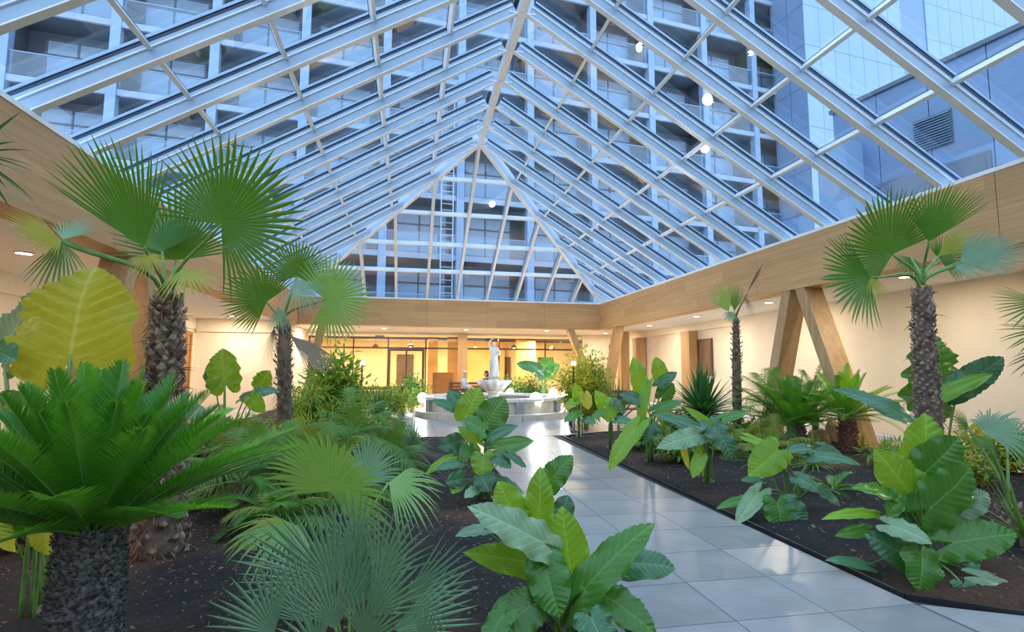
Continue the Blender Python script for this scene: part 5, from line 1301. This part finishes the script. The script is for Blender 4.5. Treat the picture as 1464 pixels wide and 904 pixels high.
# standing draped marble figure, one arm raised to the head
sj = {'pelvis': ((0, 0, 0.60), (0.13, 0.11)), 'hem': ((0.0, 0, 0.0), (0.15, 0.14)), 'shin': ((0.0, -0.01, 0.2), (0.13, 0.12)), 'knee': ((0.02, -0.02, 0.36), (0.125, 0.12)), 'waist': ((0, 0, 0.75), (0.09, 0.075)), 'chest': ((0, 0, 0.90), (0.115, 0.085)),
      'neckb': ((0, 0, 1.0), (0.05, 0.045)), 'neck': ((0, -0.01, 1.05), 0.035), 'head': ((0.0, -0.02, 1.12), (0.058, 0.066)), 'crown': ((0.0, -0.01, 1.19), (0.05, 0.055)), 'nose': ((0.0, -0.085, 1.12), 0.01), 'bun': ((0, 0.065, 1.15), 0.035),
      'shL': ((-0.12, 0, 0.98), 0.045), 'elL': ((-0.2, -0.03, 1.10), 0.033), 'wrL': ((-0.12, -0.05, 1.24), 0.022), 'shR': ((0.12, 0, 0.97), 0.045), 'elR': ((0.19, -0.02, 0.80), 0.033), 'wrR': ((0.09, -0.12, 0.75), 0.022)}
se = [('pelvis', 'knee'), ('knee', 'shin'), ('shin', 'hem'), ('pelvis', 'waist'), ('waist', 'chest'), ('chest', 'neckb'), ('neckb', 'neck'), ('neck', 'head'), ('head', 'crown'), ('head', 'nose'), ('head', 'bun'), ('chest', 'shL'), ('shL', 'elL'), ('elL', 'wrL'), ('chest', 'shR'), ('shR', 'elR'), ('elR', 'wrR')]
hand_joints(sj, se, 'wrL', (0.6, 0.2, 0.3), (0, -1, 0), 'l', 0.7); hand_joints(sj, se, 'wrR', (-0.8, -0.4, 0), (0, 0, 1), 'r', 0.7)
stt = empty('marble_statue', FC+Vector((0, 0, 1.09)), 'white marble statue of a draped standing woman on the fountain bowl', 'statue')
skin_obj('figure', sj, se, M['stone_w'], stt)
fold = MB()
for i in range(16):
    a = 2*PI*i/16; pts = []
    for k in range(7):
        z = 0.02+0.62*k/6; rr = 0.155-0.035*k/6+0.008*math.sin(i*2.3+k); pts.append((rr*1.02*math.cos(a+0.05*k), rr*0.92*math.sin(a+0.05*k), z))
    fold.tube(pts, [0.017, 0.017, 0.016, 0.015, 0.013, 0.010, 0.005], 6)
link('drapery', fold.mesh('drapery', smooth=True), M['stone_w'], stt)

# ------------------------------------------------------------------ lamps
M['globe'] = emit('white_globe_glow', (0.92, 0.97, 1.0), 60)
M['amber'] = emit('amber_globe_glow', (1.0, 0.62, 0.22), 40)
def globe_lamp(px, py, d, rad, label, power):
    p = at(px, py, d); zb = 0.58 if (Vector((p.x, p.y, 0))-FC).length < 2.26 and (Vector((p.x, p.y, 0))-FC).length > 1.8 else 0.0
    r = empty('globe_lamp', (p.x, p.y, zb), label, 'lamp', 'white globe lamps round the fountain')
    MB().lathe([(0.09, 0.0), (0.09, 0.02), (0.04, 0.035), (0.035, max(0.03, p.z-rad*0.93-zb)), (0.06, max(0.05, p.z-rad*0.9-zb+0.02))], 14, (p.x, p.y, zb)).build('base', M['frame'], r, smooth=True)
    g = MB().ball(p, rad, 20, 14).build('globe', M['globe'], r, smooth=True)
    pointlight(p+Vector((0, 0, 0)), rad*1.06, power, (0.95, 0.97, 1.0)).parent = None
rim = lambda ang: FC+Vector((2.04*math.cos(ang), 2.04*math.sin(ang), 0.75))
def to_px(p):
    v = Vector(p)-CAM; return 732+F_PX*v.dot(rt)/v.dot(fw), 452-F_PX*v.dot(up)/v.dot(fw), v.dot(fw)
def rim_at(px, front):
    best = None
    for i in range(720):
        a = 2*PI*i/720; p = rim(a); x, y, d = to_px(p)
        if (d < depth_of(FC)) != front: continue
        if best is None or abs(x-px) < best[0]: best = (abs(x-px), a, d)
    return best[1], best[2]
for px, py, fr, rad, lb in ((604, 569, True, 0.15, 'white globe lamp on the fountain rim, farthest from the yellow-lit bush'), (729, 561, False, 0.12, 'white globe lamp on the back rim of the fountain beside the scalloped bowl'),
                            (766, 570, True, 0.17, 'biggest and nearest white globe lamp on the fountain rim'), (791, 561, False, 0.13, 'white globe lamp on the fountain rim between the biggest and the end one'), (808, 565, True, 0.12, 'white globe lamp at the fountain end nearest the yellow-lit bush')):
    a, d = rim_at(px, fr); globe_lamp(px, py, d, rad, lb, 120)
def pole_lamp(px, py, d, label):
    p = at(px, py, d); r = empty('pole_lamp', (p.x, p.y, 0), label, 'lamp')
    MB().lathe([(0.08, -0.02), (0.08, 0.03), (0.022, 0.06), (0.018, p.z-0.06), (0.04, p.z-0.05), (0.04, p.z-0.04)], 12, (p.x, p.y, 0)).build('pole', M['frame'], r, smooth=True)
    MB().ball(p, 0.055, 16, 12).build('globe', M['amber'], r, smooth=True)
    MB().lathe([(0.03, 0.05), (0.022, 0.062), (0.006, 0.075)], 12, p).build('finial', M['frame'], r)
    pointlight(p, 0.06, 70, (1.0, 0.66, 0.28))
pole_lamp(518, 519, 11.6, 'small amber globe lamp on a pole beside the bushy green tree')
pole_lamp(820, 520, 12.2, 'small amber globe lamp on a pole inside the yellow-lit bush')

# ------------------------------------------------------------------ benches
def bench(loc, rotz, label, L=1.7):
    r = empty('wooden_bench', loc, label, 'bench', rotz=rotz)
    def bx(nm, lo, hi, mt='bench'): return link(nm, MB().box(lo, hi).mesh(nm), M[mt], r)
    for k in range(4): bx('seat_slat', (-L/2, -0.22+0.115*k, 0.42), (L/2, -0.12+0.115*k, 0.45))
    for k in range(3): bx('back_slat', (-L/2, 0.25, 0.52+0.13*k), (L/2, 0.28, 0.62+0.13*k))
    for x in (-L/2+0.12, L/2-0.12):
        bx('leg', (x-0.03, -0.2, 0), (x+0.03, -0.14, 0.42), 'frame'); bx('leg', (x-0.03, 0.19, 0), (x+0.03, 0.25, 0.9), 'frame')
        bx('rail', (x-0.03, -0.14, 0.36), (x+0.03, 0.19, 0.42), 'frame')
    return r
p = foot(545, 575, 15.8); bench((p.x, p.y, 0.0), 0.15, 'reddish wooden bench left of the fountain behind the feathery palms', 1.5)
p = foot(866, 575, 13.4); bench((p.x, p.y, 0.0), -0.2, 'reddish wooden bench right of the fountain under the yellow-lit bush', 2.0)
p = foot(668, 560, 21.6); bench((p.x, p.y, 0.0), 0.0, 'wooden bench with the seated man in the light blue shirt', 1.5)

# ------------------------------------------------------------------ two seated people
M['skin'] = plain('skin', (0.62, 0.38, 0.27), 0.55, 0, 0.05)
M['shirt'] = plain('light_blue_shirt', (0.55, 0.66, 0.80), 0.8, 0, 0.06)
M['top'] = plain('dark_brown_top', (0.11, 0.08, 0.07), 0.8, 0, 0.1)
M['trousers'] = plain('dark_grey_trousers', (0.10, 0.10, 0.11), 0.8, 0, 0.1)
M['hair_g'] = plain('grey_hair', (0.55, 0.53, 0.50), 0.7, 0, 0.1, 40)
M['hair_d'] = plain('dark_hair', (0.03, 0.022, 0.018), 0.5, 0, 0.1, 40)
M['shoe'] = plain('dark_shoe', (0.04, 0.035, 0.03), 0.5)
def seated(loc, rotz, shirt, hair, label, lean=0.0, long_hair=False):
    r = empty('person', loc, label, 'person', rotz=rotz)
    J = {'pelvis': ((-0.03, 0, 0.54), (0.12, 0.10)), 'waist': ((-0.05+lean, 0, 0.72), (0.12, 0.09)), 'chest': ((-0.05+lean*1.6, 0, 0.93), (0.15, 0.10)), 'neckb': ((-0.03+lean*2, 0, 1.05), (0.07, 0.055)), 'neck': ((0.0+lean*2.2, 0, 1.11), 0.045),
         'jaw': ((0.035+lean*2.4, 0, 1.165), (0.055, 0.06)), 'head': ((0.02+lean*2.4, 0, 1.235), (0.075, 0.085)), 'crown': ((0.01+lean*2.4, 0, 1.31), (0.055, 0.065)), 'nose': ((0.125+lean*2.4, 0, 1.215), 0.012)}
    E = [('pelvis', 'waist'), ('waist', 'chest'), ('chest', 'neckb'), ('neckb', 'neck'), ('neck', 'jaw'), ('jaw', 'head'), ('head', 'crown'), ('head', 'nose')]
    sh = {k: (J[k][0], tuple(x*1.10 for x in J[k][1])) for k in ('pelvis', 'waist', 'chest', 'neckb')}; she = [('pelvis', 'waist'), ('waist', 'chest'), ('chest', 'neckb')]
    tr_ = {'pelvis': (J['pelvis'][0], (0.135, 0.115))}; tre = []
    for s_, n in ((1, 'L'), (-1, 'R')):
        J['ear'+n] = ((0.01+lean*2.4, 0.092*s_, 1.225), 0.014); E.append(('head', 'ear'+n))
        J['sh'+n] = ((-0.04+lean*1.8, 0.19*s_, 1.01), 0.055); J['el'+n] = ((0.06+lean*1.4, 0.24*s_, 0.77), 0.04); J['wr'+n] = ((0.29+lean, 0.14*s_, 0.665), 0.026)
        E += [('chest', 'sh'+n), ('sh'+n, 'el'+n), ('el'+n, 'wr'+n)]
        hand_joints(J, E, 'wr'+n, (0.9, -0.2*s_, -0.2), (0, -s_, 0.3), n)
        J['hip'+n] = ((0.03, 0.10*s_, 0.53), 0.085); J['kn'+n] = ((0.42, 0.13*s_, 0.52), 0.06); J['an'+n] = ((0.44+0.06*s_, 0.13*s_, 0.09), 0.036); J['to'+n] = ((0.60+0.06*s_, 0.14*s_, 0.035), 0.028)
        E += [('pelvis', 'hip'+n), ('hip'+n, 'kn'+n), ('kn'+n, 'an'+n), ('an'+n, 'to'+n)]
        sh['sh'+n] = (J['sh'+n][0], 0.066); sh['el'+n] = (J['el'+n][0], 0.054); sh['wr'+n] = (tuple(Vector(J['wr'+n][0])*0.8+Vector(J['el'+n][0])*0.2), 0.04)
        she += [('chest', 'sh'+n), ('sh'+n, 'el'+n), ('el'+n, 'wr'+n)]
        tr_['hip'+n] = (J['hip'+n][0], 0.098); tr_['kn'+n] = (J['kn'+n][0], 0.076); tr_['an'+n] = (tuple(Vector(J['an'+n][0])+Vector((0, 0, 0.05))), 0.055); tre += [('pelvis', 'hip'+n), ('hip'+n, 'kn'+n), ('kn'+n, 'an'+n)]
        a, b = Vector(J['an'+n][0]), Vector(J['to'+n][0])
        skin_obj('shoe', {'pelvis': (tuple(a-Vector((0.03, 0, 0.04))), 0.042), 'b': (tuple((a+b)/2-Vector((0, 0, 0.012))), (0.042, 0.036)), 'c': (tuple(b+Vector((0.02, 0, 0.004))), (0.036, 0.028))}, [('pelvis', 'b'), ('b', 'c')], M['shoe'], r, 2)
        MB().ball((0.098+lean*2.4, 0.03*s_, 1.245), 0.011, 8, 6).build('eye', M['hair_d'], r, (0, 0, 0))
    skin_obj('body', J, E, M['skin'], r, 2)
    skin_obj('shirt', sh, she, shirt, r, 2); skin_obj('trousers', tr_, tre, M['trousers'], r, 2)
    MB().box((0.104+lean*2.4, -0.022, 1.172), (0.112+lean*2.4, 0.022, 1.180)).build('mouth', M['top'], r, (0, 0, 0))
    hb_ = MB().ball((-0.012+lean*2.4, 0, 1.27), 0.1, 16, 10, (1.0, 0.95, 0.92))
    if long_hair: hb_.ball((-0.05+lean*2.4, 0, 1.17), 0.09, 14, 8, (0.7, 1.0, 1.4))
    hb_.build('hair', hair, r, (0, 0, 0), smooth=True)
    return r
p = foot(664, 560, 21.55); seated((p.x+0.0, p.y, 0.0), -0.35, M['shirt'], M['hair_g'], 'grey-haired person in a light blue shirt seated by the oak column')
p2 = foot(696, 560, 22.6); seated((p2.x, p2.y, 0.0), PI+0.5, M['top'], M['hair_d'], 'dark-haired person in a dark top seated behind the statue', 0.02, True)
st_ = empty('stool', (p2.x, p2.y, 0), 'dark stool under the dark-haired seated person', 'stool')
link('seat', MB().lathe([(0.19, 0.40), (0.2, 0.415), (0.19, 0.43)], 20).mesh('seat'), M['frame'], st_)
for k in range(4):
    a = PI/4+k*PI/2; link('leg', MB().tube([(0.18*math.cos(a), 0.18*math.sin(a), 0), (0.12*math.cos(a), 0.12*math.sin(a), 0.40)], 0.016).mesh('leg'), M['frame'], st_)

# ------------------------------------------------------------------ rocks among the planting
M['rock'] = plain('tan_rock', (0.46, 0.34, 0.22), 0.9, 0, 0.3, 6, 0.5)
def rock(px, py, d, s, label, seed):
    p = foot(px, py, d); r = random.Random(seed); me = MB().ball((0, 0, 0), 1, 14, 10)
    me.v = [tuple(Vector((x*s[0], y*s[1], max(-0.1, z*s[2])))*(1+0.35*mnoise.noise((x*1.3+seed, y*1.3, z*1.3)))) for x, y, z in me.v]
    o = link('garden_rock', me.mesh('garden_rock'), M['rock'], None, (p.x, p.y, 0.06)); setp(o, label, 'rock'); return o
rock(478, 620, 8.4, (0.12, 0.12, 0.2), 'pale tan rock between the feathery palms on the left', 3)
rock(1168, 608, 10.2, (0.24, 0.2, 0.22), 'tan rock between the two sago palms, lower of the pair', 5)
rock(1190, 600, 10.6, (0.22, 0.2, 0.34), 'tall tan rock beside the reddish sago trunk', 8)
